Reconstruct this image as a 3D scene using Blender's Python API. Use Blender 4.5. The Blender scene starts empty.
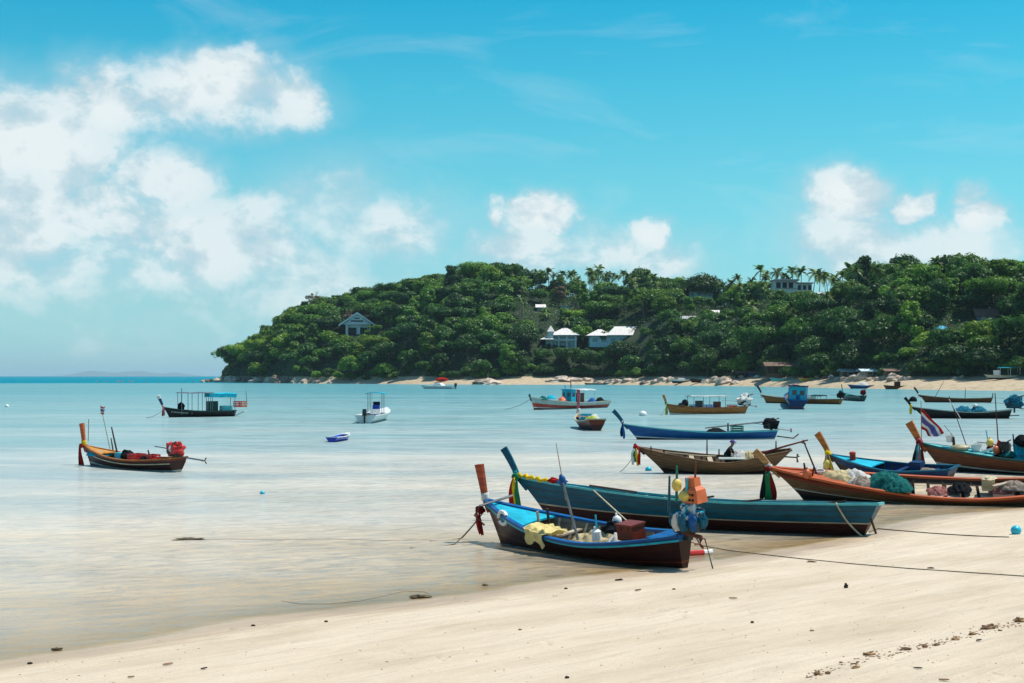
import bpy, math, random
import numpy as np
from mathutils import Vector, Matrix, noise
R = math.radians
F, CX, HY, H = 1422.0, 512.0, 376.0, 4.5      # focal length in pixels, picture centre, horizon row, eye height
random.seed(7)
col = bpy.context.scene.collection

def at(px, py, z=0.0):
    """the point of the horizontal plane at height z that the photograph shows at (px, py)"""
    Y = F * (H - z) / (py - HY)
    return Vector(((px - CX) / F * Y, Y, z))

def proj(p):
    return CX + F * p.x / p.y, HY - F * (p.z - H) / p.y

# ------------------------------------------------------------------ mesh collector
class MB:
    smooth = False
    def __init__(s): s.v = []; s.f = []; s.m = []
    def add(s, vs, fs, m=0):
        n = len(s.v); s.v += [tuple(q) for q in vs]; s.f += [tuple(i + n for i in q) for q in fs]; s.m += [m] * len(fs)
    def box(s, c, d, m=0, rz=0, tilt=0, top=1.0):
        x, y, z = d[0] / 2, d[1] / 2, d[2] / 2
        M = Matrix.Rotation(rz, 3, 'Z') @ Matrix.Rotation(tilt, 3, 'Y')
        vs = [M @ Vector((a * x * (top if k > 0 else 1), b * y * (top if k > 0 else 1), k * z)) + Vector(c)
              for k in (-1, 1) for a, b in ((-1, -1), (1, -1), (1, 1), (-1, 1))]
        s.add(vs, [(3, 2, 1, 0), (4, 5, 6, 7), (0, 1, 5, 4), (1, 2, 6, 5), (2, 3, 7, 6), (3, 0, 4, 7)], m)
    def tube(s, pts, r, n=7, m=0, cap=True, flat=1.0):
        pts = [Vector(p) for p in pts]
        rs = r if isinstance(r, (list, tuple)) else [r] * len(pts)
        vs = []; fs = []
        for i, p in enumerate(pts):
            t = (pts[min(i + 1, len(pts) - 1)] - pts[max(i - 1, 0)]).normalized()
            a = t.cross(Vector((0, 0, 1)) if abs(t.z) < .95 else Vector((1, 0, 0))).normalized(); b = t.cross(a)
            for k in range(n):
                q = 2 * math.pi * k / n
                vs.append(p + a * math.cos(q) * rs[i] + b * math.sin(q) * rs[i] * flat)
        for i in range(len(pts) - 1):
            for k in range(n):
                fs.append((i * n + k, i * n + (k + 1) % n, (i + 1) * n + (k + 1) % n, (i + 1) * n + k))
        if cap:
            fs.append(tuple(range(n))[::-1]); fs.append(tuple(range((len(pts) - 1) * n, len(pts) * n)))
        s.add(vs, fs, m)
    def loft(s, secs, m=0, closed=True, cap=True):
        n = len(secs[0]); vs = [p for q in secs for p in q]; fs = []
        for i in range(len(secs) - 1):
            for k in range(n if closed else n - 1):
                fs.append((i * n + k, i * n + (k + 1) % n, (i + 1) * n + (k + 1) % n, (i + 1) * n + k))
        if cap and closed:
            fs.append(tuple(range(n))[::-1]); fs.append(tuple(range((len(secs) - 1) * n, len(secs) * n)))
        s.add(vs, fs, m)
    def blob(s, c, r, m=0, nu=14, nv=9, lump=.15, freq=1.5, seed=0, flatbase=None, matf=None):
        c = Vector(c); vs = []; fs = []; base = len(s.v)
        for j in range(nv + 1):
            th = math.pi * j / nv
            for i in range(nu):
                ph = 2 * math.pi * i / nu
                d = Vector((math.sin(th) * math.cos(ph), math.sin(th) * math.sin(ph), math.cos(th)))
                k = 1 + lump * (noise.noise(d * freq + Vector((seed * 7.3, seed, 2))) * 2)
                k += lump * .5 * noise.noise(d * freq * 2.7 + Vector((seed, 5, seed * 3.1)))
                p = Vector((d.x * r[0], d.y * r[1], d.z * r[2])) * k
                if flatbase is not None and p.z < flatbase: p.z = flatbase
                vs.append(c + p)
        for j in range(nv):
            for i in range(nu):
                q = (j * nu + i, j * nu + (i + 1) % nu, (j + 1) * nu + (i + 1) % nu, (j + 1) * nu + i)
                s.f.append(tuple(base + w for w in q[::-1]))
                s.m.append(matf(i / nu, j / nv) if matf else m)
        s.v += [tuple(q) for q in vs]
    def sheet(s, fn, nu, nv, m=0, thick=.02, matf=None):
        """a cloth: fn(u, v) -> point, given a thickness downwards"""
        b = len(s.v); P = [[Vector(fn(i / nu, j / nv)) for i in range(nu + 1)] for j in range(nv + 1)]
        w = nu + 1
        for sgn in (0, 1):
            for j in range(nv + 1):
                for i in range(nu + 1):
                    du = P[j][min(i + 1, nu)] - P[j][max(i - 1, 0)]; dv = P[min(j + 1, nv)][i] - P[max(j - 1, 0)][i]
                    n = du.cross(dv); n = n.normalized() if n.length > 1e-9 else Vector((0, 0, 1))
                    s.v.append(tuple(P[j][i] + n * thick * (.5 if sgn else -.5)))
        o = w * (nv + 1)
        for j in range(nv):
            for i in range(nu):
                q = (j * w + i, j * w + i + 1, (j + 1) * w + i + 1, (j + 1) * w + i)
                mm = matf(i / nu, j / nv) if matf else m
                s.f.append(tuple(b + x for x in q[::-1])); s.m.append(mm)
                s.f.append(tuple(b + o + x for x in q)); s.m.append(mm)
        edge = [i for i in range(w)] + [j * w + nu for j in range(1, nv + 1)] + [nv * w + i for i in range(nu - 1, -1, -1)] + [j * w for j in range(nv - 1, 0, -1)]
        for a, c in zip(edge, edge[1:] + edge[:1]):
            s.f.append((b + a, b + c, b + o + c, b + o + a)); s.m.append(s.m[-1] if not matf else matf(.0, .0))
    def build(s, name, mats, parent=None, smooth=False, M=None):
        me = bpy.data.meshes.new(name); me.from_pydata(s.v, [], s.f)
        for m in (mats if isinstance(mats, (list, tuple)) else [mats]): me.materials.append(m)
        me.polygons.foreach_set('material_index', s.m)
        if smooth or s.smooth: me.polygons.foreach_set('use_smooth', [True] * len(s.f))
        me.update()
        o = bpy.data.objects.new(name, me); col.objects.link(o)
        if parent is not None: o.parent = parent
        if M is not None: o.matrix_world = M
        return o

def tag(o, label, cat, group=None):
    o['label'] = label; o['category'] = cat
    if group: o['group'] = group
    return o
def empty(name, M=None, label=None, cat=None, group=None):
    o = bpy.data.objects.new(name, None); col.objects.link(o)
    if M is not None: o.matrix_world = M
    if label: tag(o, label, cat, group)
    return o
def TR(x, y, z, rz=0.0): return Matrix.Translation((x, y, z)) @ Matrix.Rotation(rz, 4, 'Z')

# ------------------------------------------------------------------ materials
_mats = {}
def ramp(nt, stops, interp='LINEAR'):
    r = nt.nodes.new('ShaderNodeValToRGB'); r.color_ramp.interpolation = interp
    while len(r.color_ramp.elements) < len(stops): r.color_ramp.elements.new(.5)
    for e, (p, c) in zip(r.color_ramp.elements, stops):
        e.position = p; e.color = (c[0], c[1], c[2], 1) if isinstance(c, (tuple, list)) else (c, c, c, 1)
    return r
def mat(name, c, rough=.55, var=.3, scale=4.0, stretch=(1, 1, 1), metal=0.0, bump=.15, dirt=None, dirtamt=.35, trans=0.0, fine=30.0, spec=.4):
    if name in _mats: return _mats[name]
    m = bpy.data.materials.new(name); m.use_nodes = True; nt = m.node_tree; N = nt.nodes; L = nt.links
    b = N['Principled BSDF']; b.inputs['Roughness'].default_value = rough; b.inputs['Metallic'].default_value = metal
    b.inputs['Specular IOR Level'].default_value = spec
    tc = N.new('ShaderNodeTexCoord'); mp = N.new('ShaderNodeMapping'); mp.inputs['Scale'].default_value = stretch
    L.new(tc.outputs['Object'], mp.inputs['Vector'])
    n1 = N.new('ShaderNodeTexNoise'); n1.inputs['Scale'].default_value = scale; n1.inputs['Detail'].default_value = 6
    n2 = N.new('ShaderNodeTexNoise'); n2.inputs['Scale'].default_value = fine; n2.inputs['Detail'].default_value = 3
    L.new(mp.outputs[0], n1.inputs['Vector']); L.new(mp.outputs[0], n2.inputs['Vector'])
    lo = tuple(x * (1 - var) for x in c); hi = tuple(min(1, x * (1 + var * .7)) for x in c)
    r = ramp(nt, [(.3, lo), (.7, hi)]); L.new(n1.outputs['Fac'], r.inputs['Fac'])
    out = r.outputs['Color']
    d = dirt if dirt else tuple(x * .45 + .02 for x in c)
    r2 = ramp(nt, [(.52, 0.0), (.68, dirtamt)]); L.new(n2.outputs['Fac'], r2.inputs['Fac'])
    mx = N.new('ShaderNodeMix'); mx.data_type = 'RGBA'
    L.new(r2.outputs['Color'], mx.inputs['Factor']); L.new(out, mx.inputs[6]); mx.inputs[7].default_value = (*d, 1)
    L.new(mx.outputs[2], b.inputs['Base Color'])
    if bump:
        bp = N.new('ShaderNodeBump'); bp.inputs['Strength'].default_value = bump; bp.inputs['Distance'].default_value = .03
        L.new(n2.outputs['Fac'], bp.inputs['Height']); L.new(bp.outputs[0], b.inputs['Normal'])
    if trans:
        t = N.new('ShaderNodeBsdfTranslucent'); L.new(mx.outputs[2], t.inputs['Color'])
        ms = N.new('ShaderNodeMixShader'); ms.inputs[0].default_value = trans
        L.new(b.outputs[0], ms.inputs[1]); L.new(t.outputs[0], ms.inputs[2]); L.new(ms.outputs[0], N['Material Output'].inputs['Surface'])
    _mats[name] = m; return m
def paint(name, c, **k):
    k.setdefault('stretch', (.35, 1, 2.2)); k.setdefault('rough', .42); k.setdefault('var', .28); k.setdefault('fine', 9); k.setdefault('dirtamt', .45); k.setdefault('spec', .22)
    return mat(name, c, **k)
def wood(name, c, **k):
    k.setdefault('stretch', (.3, 1.5, 3.5)); k.setdefault('rough', .75); k.setdefault('var', .45); k.setdefault('dirtamt', .6); k.setdefault('fine', 22)
    return mat(name, c, **k)
def cloth(name, c, **k):
    k.setdefault('rough', .9); k.setdefault('trans', .2); k.setdefault('bump', .4); k.setdefault('fine', 55); k.setdefault('dirtamt', .65 if k.get('var', .3) >= .4 else .25); k.setdefault('spec', .1)
    return mat(name, c, **k)

m_teal = paint('teal_paint', (.003, .085, .14), dirt=(.008, .04, .055)); m_cyan = paint('cyan_paint', (.015, .42, .56)); m_blue = paint('blue_paint', (.005, .085, .26))
m_navy = paint('navy_paint', (.008, .035, .11)); m_maroon = paint('maroon_paint', (.035, .008, .006)); m_maroon2 = paint('dull_maroon_paint', (.05, .012, .009))
m_red = paint('red_paint', (.4, .03, .015)); m_orange = paint('orange_paint', (.42, .095, .03)); m_white = paint('white_paint', (.72, .72, .68), var=.12)
m_kprow = wood('orange_red_prow', (.62, .12, .025)); m_black = paint('black_paint', (.012, .011, .01)); m_dgreen = paint('dark_green_paint', (.008, .06, .05)); m_green = paint('green_paint', (.01, .16, .11))
m_lteal = paint('pale_teal_paint', (.12, .5, .5)); m_yellow = paint('yellow_paint', (.65, .42, .05)); m_brownred = paint('brown_red_paint', (.16, .028, .012))
m_pale = paint('pale_grey_paint', (.42, .47, .42)); m_cream = paint('cream_paint', (.5, .42, .26))
m_wood = wood('varnished_wood', (.15, .042, .010)); m_wood2 = wood('weathered_wood', (.15, .082, .035)); m_woodd = wood('dark_wood', (.04, .018, .008))
m_woodl = wood('pale_wood', (.42, .35, .24)); m_prow = wood('bare_prow_wood', (.42, .23, .08)); m_tan = wood('tan_wood', (.36, .125, .022))
m_inner = wood('inner_planks', (.19, .15, .10)); m_redprow = wood('red_brown_prow_wood', (.36, .06, .02)); m_oprow = wood('orange_prow_wood', (.46, .14, .025))
m_net_cream = cloth('cream_net', (.6, .5, .28), var=.5, scale=9); m_net_green = cloth('green_net', (.01, .14, .13), var=.6, scale=8)
m_net_blue = cloth('blue_net', (.01, .16, .25), var=.6, scale=6); m_net_pink = cloth('pink_net', (.4, .16, .14), var=.5, scale=9)
m_net_grey = cloth('grey_net', (.33, .27, .22), var=.5, scale=9); m_tarp_y = cloth('yellow_tarp', (.92, .74, .34), var=.25); m_tarp_w = cloth('white_sheet', (.62, .6, .56), var=.2)
m_tarp_b = cloth('cyan_tarp', (.02, .48, .62), var=.25); m_yellowc = cloth('yellow_ribbon', (.8, .55, .02), var=.15); m_greenc = cloth('green_ribbon', (.02, .22, .09), var=.2)
m_redc = cloth('red_ribbon', (.45, .02, .015), var=.2); m_maroonc = cloth('maroon_ribbon', (.2, .012, .012), var=.2); m_bluec = cloth('blue_ribbon', (.02, .12, .42), var=.2)
m_pinkc = cloth('pink_ribbon', (.65, .16, .2), var=.2); m_whitec = cloth('white_cloth', (.75, .74, .7), var=.12); m_tealc = cloth('teal_ribbon', (.02, .32, .36), var=.2)
m_purple = cloth('purple_cloth', (.12, .07, .28), var=.2); m_darkc = cloth('black_cloth', (.012, .014, .018), var=.3)
m_navyc = cloth('navy_flag_cloth', (.13, .11, .32), var=.1); m_orangep = mat('orange_plastic', (.62, .14, .04), rough=.4, var=.2); m_yellowp = mat('yellow_foam', (.75, .55, .12), rough=.6)
m_whitep = mat('white_plastic', (.75, .75, .72), rough=.35, var=.1, bump=.02); m_bluep = mat('blue_plastic', (.01, .04, .42), rough=.3, var=.15, bump=.02)
m_cyanp = mat('cyan_plastic', (.02, .45, .6), rough=.35, var=.15, bump=.02); m_redp = mat('red_plastic', (.5, .025, .02), rough=.4, var=.15)
m_metal = mat('grey_metal', (.2, .2, .2), rough=.45, metal=.7, var=.3); m_engine = mat('engine_metal', (.03, .035, .035), rough=.5, metal=.3, var=.4)
m_rust = mat('rusty_metal', (.12, .035, .018), rough=.8, var=.4); m_rope = mat('weathered_rope', (.12, .10, .075), rough=.95); m_ropel = mat('pale_rope', (.5, .44, .3), rough=.95)
m_skin = mat('skin', (.2, .1, .06), rough=.6, var=.08, bump=0); m_bamboo = mat('bamboo', (.3, .24, .14), rough=.6); m_glass = mat('dark_glass', (.015, .03, .04), rough=.08, var=.1, bump=0, spec=.8)
m_gel = paint('white_gelcoat', (.78, .78, .75), var=.06, rough=.25, bump=.02, dirtamt=.1)

# ------------------------------------------------------------------ boats
def sm(a, b, x):
    t = min(1, max(0, (x - a) / (b - a))); return t * t * (3 - 2 * t)

class Boat:
    def __init__(s, label, bow, stern, beam=1.8, fb=.6, bow_h=1.3, stern_h=.75, rake=.8, srake=.25, draft=.25, sw=.6, full=2.0, heel=0, pitch=0, z=0,
                 cat='boat', name='longtail_boat', group='longtail boats moored in the bay', bz=0, sz=0):
        pb = at(*bow, bz); ps = at(*stern, sz); d = pb - ps
        s.L = math.hypot(d.x, d.y); s.beam = beam; s.fb = fb; s.bh = bow_h; s.sh = stern_h; s.rake = rake; s.srake = srake; s.draft = draft; s.sw = sw; s.full = full
        c = (pb + ps) / 2
        s.M = Matrix.Translation((c.x, c.y, c.z + z)) @ Matrix.Rotation(math.atan2(d.y, d.x), 4, 'Z') @ Matrix.Rotation(R(-pitch), 4, 'Y') @ Matrix.Rotation(R(-heel), 4, 'X')
        s.o = empty(name, s.M, label, cat, group); s.rnd = random.Random(label)
    def zs(s, t):
        return s.fb + (s.bh - s.fb) * max(0, (t - .35) / .65) ** 2.2 + (s.sh - s.fb) * max(0, (.4 - t) / .4) ** 1.6
    def b(s, t):
        w = s.sw + (1 - s.sw) * math.sin(math.pi / 2 * min(1, t / .45)) if t < .45 else (1 - ((t - .45) / .55) ** s.full)
        return max(.035, s.beam / 2 * w)
    def P(s, t, v, side=1, inset=0.0):
        zs = s.zs(t); z = -s.draft + (zs + s.draft) * v
        y = s.b(t) * (v ** .55 if v > 0 else 0)
        y = max(0, y - inset)
        k = max(0, min(1.1, z / s.bh)); ks = max(0, z / s.sh)
        x = (t - .5) * s.L + s.rake * (sm(.5, 1, t) ** 1.6) * (k ** 1.15 + min(0, z) * .6) - s.srake * (1 - min(1, t / .35)) ** 2 * ks
        return Vector((x, side * y, z))
    def hull(s, bands, inner=None, floor=.1, ns=30, seams=()):
        """bands: [(v, material) ...] from the keel up"""
        vals = sorted({0, .04, .12, .25, .4, .55, .7, .85, 1} | {min(1, q[0]) for q in bands} | set(seams) | {q + .014 for q in seams})
        mats = [q[1] for q in bands]; mb = MB(); ts = [i / ns for i in range(ns + 1)]
        if seams: mats = mats + [m_woodd]
        def mi(v):
            if any(q < v < q + .014 for q in seams): return len(bands)
            for i, q in enumerate(bands):
                if v < q[0]: return i
            return len(bands) - 1
        for side in (1, -1):
            for j in range(len(vals) - 1):
                rows = [[s.P(t, vals[j], side) for t in ts], [s.P(t, vals[j + 1], side) for t in ts]]
                mb.loft(rows if side < 0 else rows[::-1], mi((vals[j] + vals[j + 1]) / 2), closed=False)
        # transom
        for j in range(len(vals) - 1):
            a, b_ = vals[j], vals[j + 1]
            mb.add([s.P(0, a, 1), s.P(0, a, -1), s.P(0, b_, -1), s.P(0, b_, 1)], [(0, 1, 2, 3)], mi((a + b_) / 2))
        nm = len(mats); mats = mats + [inner or m_inner]
        vi = [1, .9, .78, .65, .52, .4, .28, .15, 0]
        def PI(t, v, side):
            p = s.P(max(.012, t), v, side, .045); p.z = max(p.z, floor + .04 * (t > .75)); return p
        for side in (1, -1):
            rows = [[PI(t, v, side) for t in ts] for v in vi]
            mb.loft(rows if side > 0 else rows[::-1], nm, closed=False)
        mb.add([PI(0, v, 1) for v in vi] + [PI(0, v, -1) for v in vi[::-1]], [tuple(range(18))], nm)
        s.floor = floor
        s.hullo = mb.build('hull', mats, s.o, smooth=False)
        return s
    def rail(s, m, w=.10, h=.08, out=.03, name='gunwale', v=1.0, cross=True, t0=0.0, t1=1.0):
        mb = MB(); n = 30
        for side in (1, -1):
            secs = []
            for i in range(n + 1):
                p = s.P(t0 + (t1 - t0) * i / n, v, side); y = abs(p.y)
                yo = y + out; yi = max(.0, yo - w)
                secs.append([Vector((p.x, side * yi, p.z - h / 2)), Vector((p.x, side * yo, p.z - h / 2)), Vector((p.x, side * yo, p.z + h / 2)), Vector((p.x, side * yi, p.z + h / 2))])
            mb.loft(secs)
        if cross:
            p = s.P(0, v); mb.box((p.x - .012, 0, p.z + .01), (w * .8, 2 * p.y + out, h + .01))
        mb.build(name, m, s.o); return s
    def deck(s, m, t0=.76, t1=.995, drop=.02, name='bow_deck'):
        mb = MB(); rows = []
        for i in range(13):
            t = t0 + (t1 - t0) * i / 12; p = s.P(t, 1); y = max(.01, p.y - .03)
            rows.append([Vector((p.x, y * k, p.z - drop + .035 * (1 - k * k))) for k in (-1, -.5, 0, .5, 1)])
        mb.loft(rows[::-1], closed=False)
        lo = [q + Vector((0, 0, -.05)) for q in rows[0]]; mb.loft([rows[0], lo], closed=False)
        mb.build(name, m, s.o); return s
    def ribs(s, m, n=12, t0=.06, t1=.74):
        mb = MB()
        for i in range(n):
            t = t0 + (t1 - t0) * i / (n - 1)
            for side in (1, -1):
                secs = []
                for v in (1, .85, .7, .55, .42, .3):
                    p = s.P(t, v, side, .05); p.z = max(p.z, s.floor); q = s.P(t, v, side, .11); q.z = p.z
                    secs.append([p + Vector((-.03, 0, -.04)), p + Vector((.03, 0, -.04)), q + Vector((.03, 0, -.04)), q + Vector((-.03, 0, -.04))])
                mb.loft(secs)
        mb.build('ribs', m, s.o); return s
    def thwart(s, t, m, w=.2, drop=.16, name='thwart'):
        p = s.P(t, 1); zt = p.z - max(0, drop) - .02; q = s.P(t, max(.1, min(1, (zt + s.draft) / (p.z + s.draft)))); mb = MB(); mb.box((p.x, 0, p.z - drop), (w, 2 * max(.05, q.y - .05), .04)); return mb.build(name, m, s.o)
    def prow(s, m, dx, dz, w0=.2, w1=.3, th0=.1, th1=.15, curve=.15, wrap=None, tip=None, start=.25):
        """stem head: a plank that carries the stem on upwards"""
        T = s.P(1, 1); T.y = 0; base = s.P(1, 1 - start); base.y = 0; mb = MB(); path = [base, T]
        for i in range(1, 7):
            k = i / 6; path.append(T + Vector((dx * (k - curve * k * (1 - k) * 2), 0, dz * k)))
        secs = []
        for i, p in enumerate(path):
            t = (path[min(i + 1, 7)] - path[max(i - 1, 0)]).normalized(); n = Vector((-t.z, 0, t.x)); k = i / 7
            w = (w0 + (w1 - w0) * k ** 1.3) / 2; th = (th0 + (th1 - th0) * k) / 2
            secs.append([p + n * w + Vector((0, th * .7, 0)), p + n * w - Vector((0, th * .7, 0)), p - n * w - Vector((0, th, 0)), p - n * w + Vector((0, th, 0))])
        mb.loft(secs); s.prowo = mb.build('prow', m, s.o); s.path = path; s.T = T
        s.knot = T + Vector((dx, 0, dz)) * .12
        if wrap:
            a = T - Vector((dx, 0, dz)) * .02; c = T + Vector((dx, 0, dz)) * .2; mw = MB()
            mw.tube([a, a.lerp(c, .3), a.lerp(c, .6), c], [w0 * .62, w0 * .7, w0 * .6, w0 * .66], n=8, flat=1); mw.build('cloth_wrap', wrap, s.o, smooth=True)
        if tip:
            mt = MB(); e = path[-1]; q = path[-2]; d = (e - q).normalized()
            mt.tube([e - d * .3, e + d * .08], [w1 * .62, w1 * .66], n=8); mt.build('prow_tip', tip, s.o)
        return s
    def ribbons(s, mats, length=.9, p=None, w=.09):
        """cloths knotted round the prow; each hangs in soft folds"""
        p = p or s.knot
        for i, m in enumerate(mats):
            mb = MB(); ln = length * s.rnd.uniform(.75, 1.05); ph = s.rnd.uniform(0, 6); a = (i - (len(mats) - 1) / 2)
            q0 = p + Vector((a * .05, .0, -.02)); secs = []
            for k in range(9):
                u = k / 8; c = q0 + Vector((a * w * .75 * u ** .5 + .03 * math.sin(u * 5 + ph), .1 + .04 * math.sin(u * 4 + i), -ln * u))
                wd = w * (.35 + 1.0 * min(1, u * 2.2)) * (1 - .35 * sm(.8, 1, u)); r = []
                for j in range(8):
                    g = 2 * math.pi * j / 8; r.append(c + Vector((math.cos(g) * wd * .6, math.sin(g) * wd * (.33 + .12 * math.sin(3 * g + ph)), .03 * math.sin(2 * g + ph) * (u > .9))))
                secs.append(r)
            mb.loft(secs); mb.build('ribbon', m, s.o, smooth=True)
        mk = MB(); mk.blob(p + Vector((0, 0.02, 0)), (.13, .12, .10), lump=.25, seed=3); mk.build('ribbon_knot', mats[0], s.o, smooth=True)
        return s
    def W(s, p): return s.M @ Vector(p)
    def xat(s, px, y=0.0, z=.5):
        """local x at which the point (x, y, z) is seen in column px"""
        lo, hi = -s.L, s.L
        f = lambda x: proj(s.W((x, y, z)))[0] - px
        a = f(lo)
        for _ in range(40):
            mid = (lo + hi) / 2
            if (f(mid) > 0) == (a > 0): lo = mid
            else: hi = mid
        return lo
    def zat(s, x, y, py):
        lo, hi = -2, 12
        for _ in range(40):
            mid = (lo + hi) / 2
            if proj(s.W((x, y, mid)))[1] > py: lo = mid
            else: hi = mid
        return lo
    def pole(s, a, b, r=.03, y=0.0, y2=None, m=None, name='pole', z0=None):
        """pole from picture point a (foot) to b (top)"""
        y2 = y if y2 is None else y2
        xa = s.xat(a[0], y, .5); za = s.zat(xa, y, a[1]); xa = s.xat(a[0], y, za); za = s.zat(xa, y, a[1])
        xb = s.xat(b[0], y2, za + 1); zb = s.zat(xb, y2, b[1]); xb = s.xat(b[0], y2, zb); zb = s.zat(xb, y2, b[1])
        mb = MB(); A = Vector((xa, y, za if z0 is None else z0)); B = Vector((xb, y2, zb)); mb.tube([A, A.lerp(B, .5), B], [r, r * .9, r * .7], n=6)
        mb.build(name, m or m_bamboo, s.o); return A, B
    def at(s, px, py, y=0.0):
        x = s.xat(px, y, .5)
        for _ in range(3):
            z = s.zat(x, y, py); x = s.xat(px, y, z)
        return Vector((x, y, z))
    def put(s, mb, name, mats, label, cat, pos=(0, 0, 0), rz=0, smooth=False, group=None):
        o = mb.build(name, mats, None, smooth=smooth, M=s.M @ Matrix.Translation(pos) @ Matrix.Rotation(rz, 4, 'Z')); tag(o, label, cat, group); return o
    def engine(s, x, z, cover=None, shaft=3.2, k=1.0, y=0.0, tiller=True, up=.0, name='engine'):
        z = max(z * .86, s.sh + .28 * k)
        """car engine on a pivot with its long propeller shaft and tiller"""
        mb = MB(); c = Vector((x, y, z))
        mb.box(c, (.62 * k, .42 * k, .42 * k)); mb.box(c + Vector((0, 0, .27 * k)), (.5 * k, .2 * k, .14 * k)); mb.tube([c + Vector((.2 * k, -.3 * k, .05)), c + Vector((.2 * k, .3 * k, .05))], .11 * k, n=10)
        mb.tube([c + Vector((.34 * k, 0, 0)), c + Vector((.42 * k, 0, 0))], .2 * k, n=12); mb.tube([c + Vector((-.1, .2 * k, .2 * k)), c + Vector((-.2, .26 * k, .42 * k)), c + Vector((-.45 * k, .26 * k, .5 * k))], .04 * k, n=6)
        mb.box(c + Vector((0, 0, -.3 * k)), (.16, .16, .3 * k))
        e = mb.build(name, m_engine, s.o)
        ms = MB(); a = c + Vector((-.25 * k, 0, -.2 * k)); b = c + Vector((-.3 * k - shaft * 1.25, 0, -(z - .2) * (.45 if not up else .8))); ms.tube([a, b], .035 * k, n=6)
        ms.build('propeller_shaft', m_metal, e)
        mp = MB()
        for q in range(3):
            g = q * 2.094; d = Vector((0, math.cos(g), math.sin(g))); mp.tube([b, b + d * .1, b + d * .17], [.02, .06, .03], n=6, flat=.4)
        mp.build('propeller', m_rust, e)
        if tiller:
            mt = MB(); mt.tube([c + Vector((.3 * k, 0, .05)), c + Vector((.9 * k, 0, .16)), c + Vector((1.7 * k, 0, .2))], .025, n=6); mt.build('tiller', m_metal, e)
        if cover:
            mc = MB(); mc.blob(c + Vector((0, 0, .12 * k)), (.5 * k, .36 * k, .36 * k), lump=.28, freq=2.2, seed=s.rnd.random() * 9, nu=18, nv=11, flatbase=-.3 * k); mc.build('engine_cover', cover, e, smooth=False)
        return e

def mound(rx, ry, h, seed=0, lump=.4, freq=3.0, nu=34, nv=22, matf=None):
    lump *= .62; h *= .85
    """heap of folded net or cloth"""
    mb = MB()
    def fn(u, v):
        a = u * 2 - 1; b = v * 2 - 1; x = a * math.sqrt(max(0, 1 - b * b * .45)); y = b * math.sqrt(max(0, 1 - a * a * .45)); r = min(1, math.hypot(x, y))
        z = h * (1 - r ** 2.2); q = Vector((x * freq + seed * 3.7, y * freq + seed, seed))
        z += h * lump * (noise.noise(q) + .6 * noise.noise(q * 2.3) + .35 * noise.noise(q * 5.1)) * (1 - .6 * r ** 4)
        return Vector((x * rx * (1 + .1 * noise.noise(q * .7)), y * ry, max(.0, z)))
    mb.sheet(fn, nu, nv, thick=.03, matf=matf)
    mb.smooth = True
    return mb
# ------------------------------------------------------------------ camera, sun, sky
sc = bpy.context.scene
cd = bpy.data.cameras.new('camera'); cam = bpy.data.objects.new('camera', cd); col.objects.link(cam); sc.camera = cam
cam.location = (0, 0, H); cam.rotation_euler = (R(90), 0, 0); cd.sensor_width = 36; cd.lens = 36 * F / 1024; cd.shift_y = (HY - 341.5) / 1024
cd.clip_start = .5; cd.clip_end = 60000
SUN_EL, SUN_AZ = 67.0, 76.0       # azimuth measured clockwise from the viewing direction
sd = Vector((math.sin(R(SUN_AZ)) * math.cos(R(SUN_EL)), math.cos(R(SUN_AZ)) * math.cos(R(SUN_EL)), math.sin(R(SUN_EL))))
sl = bpy.data.lights.new('sun', 'SUN'); sl.energy = 4.8; sl.angle = R(.5); sl.color = (1, .95, .86)
so = bpy.data.objects.new('sun', sl); col.objects.link(so); so.rotation_euler = (-sd).to_track_quat('-Z', 'Y').to_euler(); so.location = (0, 0, 60)
sc.view_settings.view_transform = 'Standard'; sc.view_settings.look = 'None'; sc.view_settings.gamma = 1; sc.view_settings.exposure = 0.2
sc.cycles.max_bounces = 6; sc.cycles.transparent_max_bounces = 12; sc.cycles.volume_bounces = 0; sc.cycles.caustics_reflective = False; sc.cycles.caustics_refractive = False
sc.cycles.use_denoising = True; sc.cycles.sample_clamp_indirect = 4

w = bpy.data.worlds.new('World'); sc.world = w; w.use_nodes = True; nt = w.node_tree; N = nt.nodes; L = nt.links
bg = N['Background']
def math_(op, a, b=None, c=None, clamp=False, nt=nt):
    n = nt.nodes.new('ShaderNodeMath'); n.operation = op; n.use_clamp = clamp
    for i, q in enumerate((a, b, c)):
        if q is None: continue
        if isinstance(q, (int, float)): n.inputs[i].default_value = q
        else: nt.links.new(q, n.inputs[i])
    return n.outputs[0]
sky = N.new('ShaderNodeTexSky'); sky.sky_type = 'NISHITA'; sky.sun_disc = False; sky.sun_elevation = R(SUN_EL); sky.sun_rotation = R(SUN_AZ)
sky.air_density = 1.0; sky.dust_density = .6; sky.ozone_density = 1.0; sky.altitude = 0
tc = N.new('ShaderNodeTexCoord'); sx = N.new('ShaderNodeSeparateXYZ'); L.new(tc.outputs['Generated'], sx.inputs[0])
az = math_('ARCTAN2', sx.outputs[0], sx.outputs[1]); el = math_('ARCSINE', sx.outputs[2])
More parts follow.
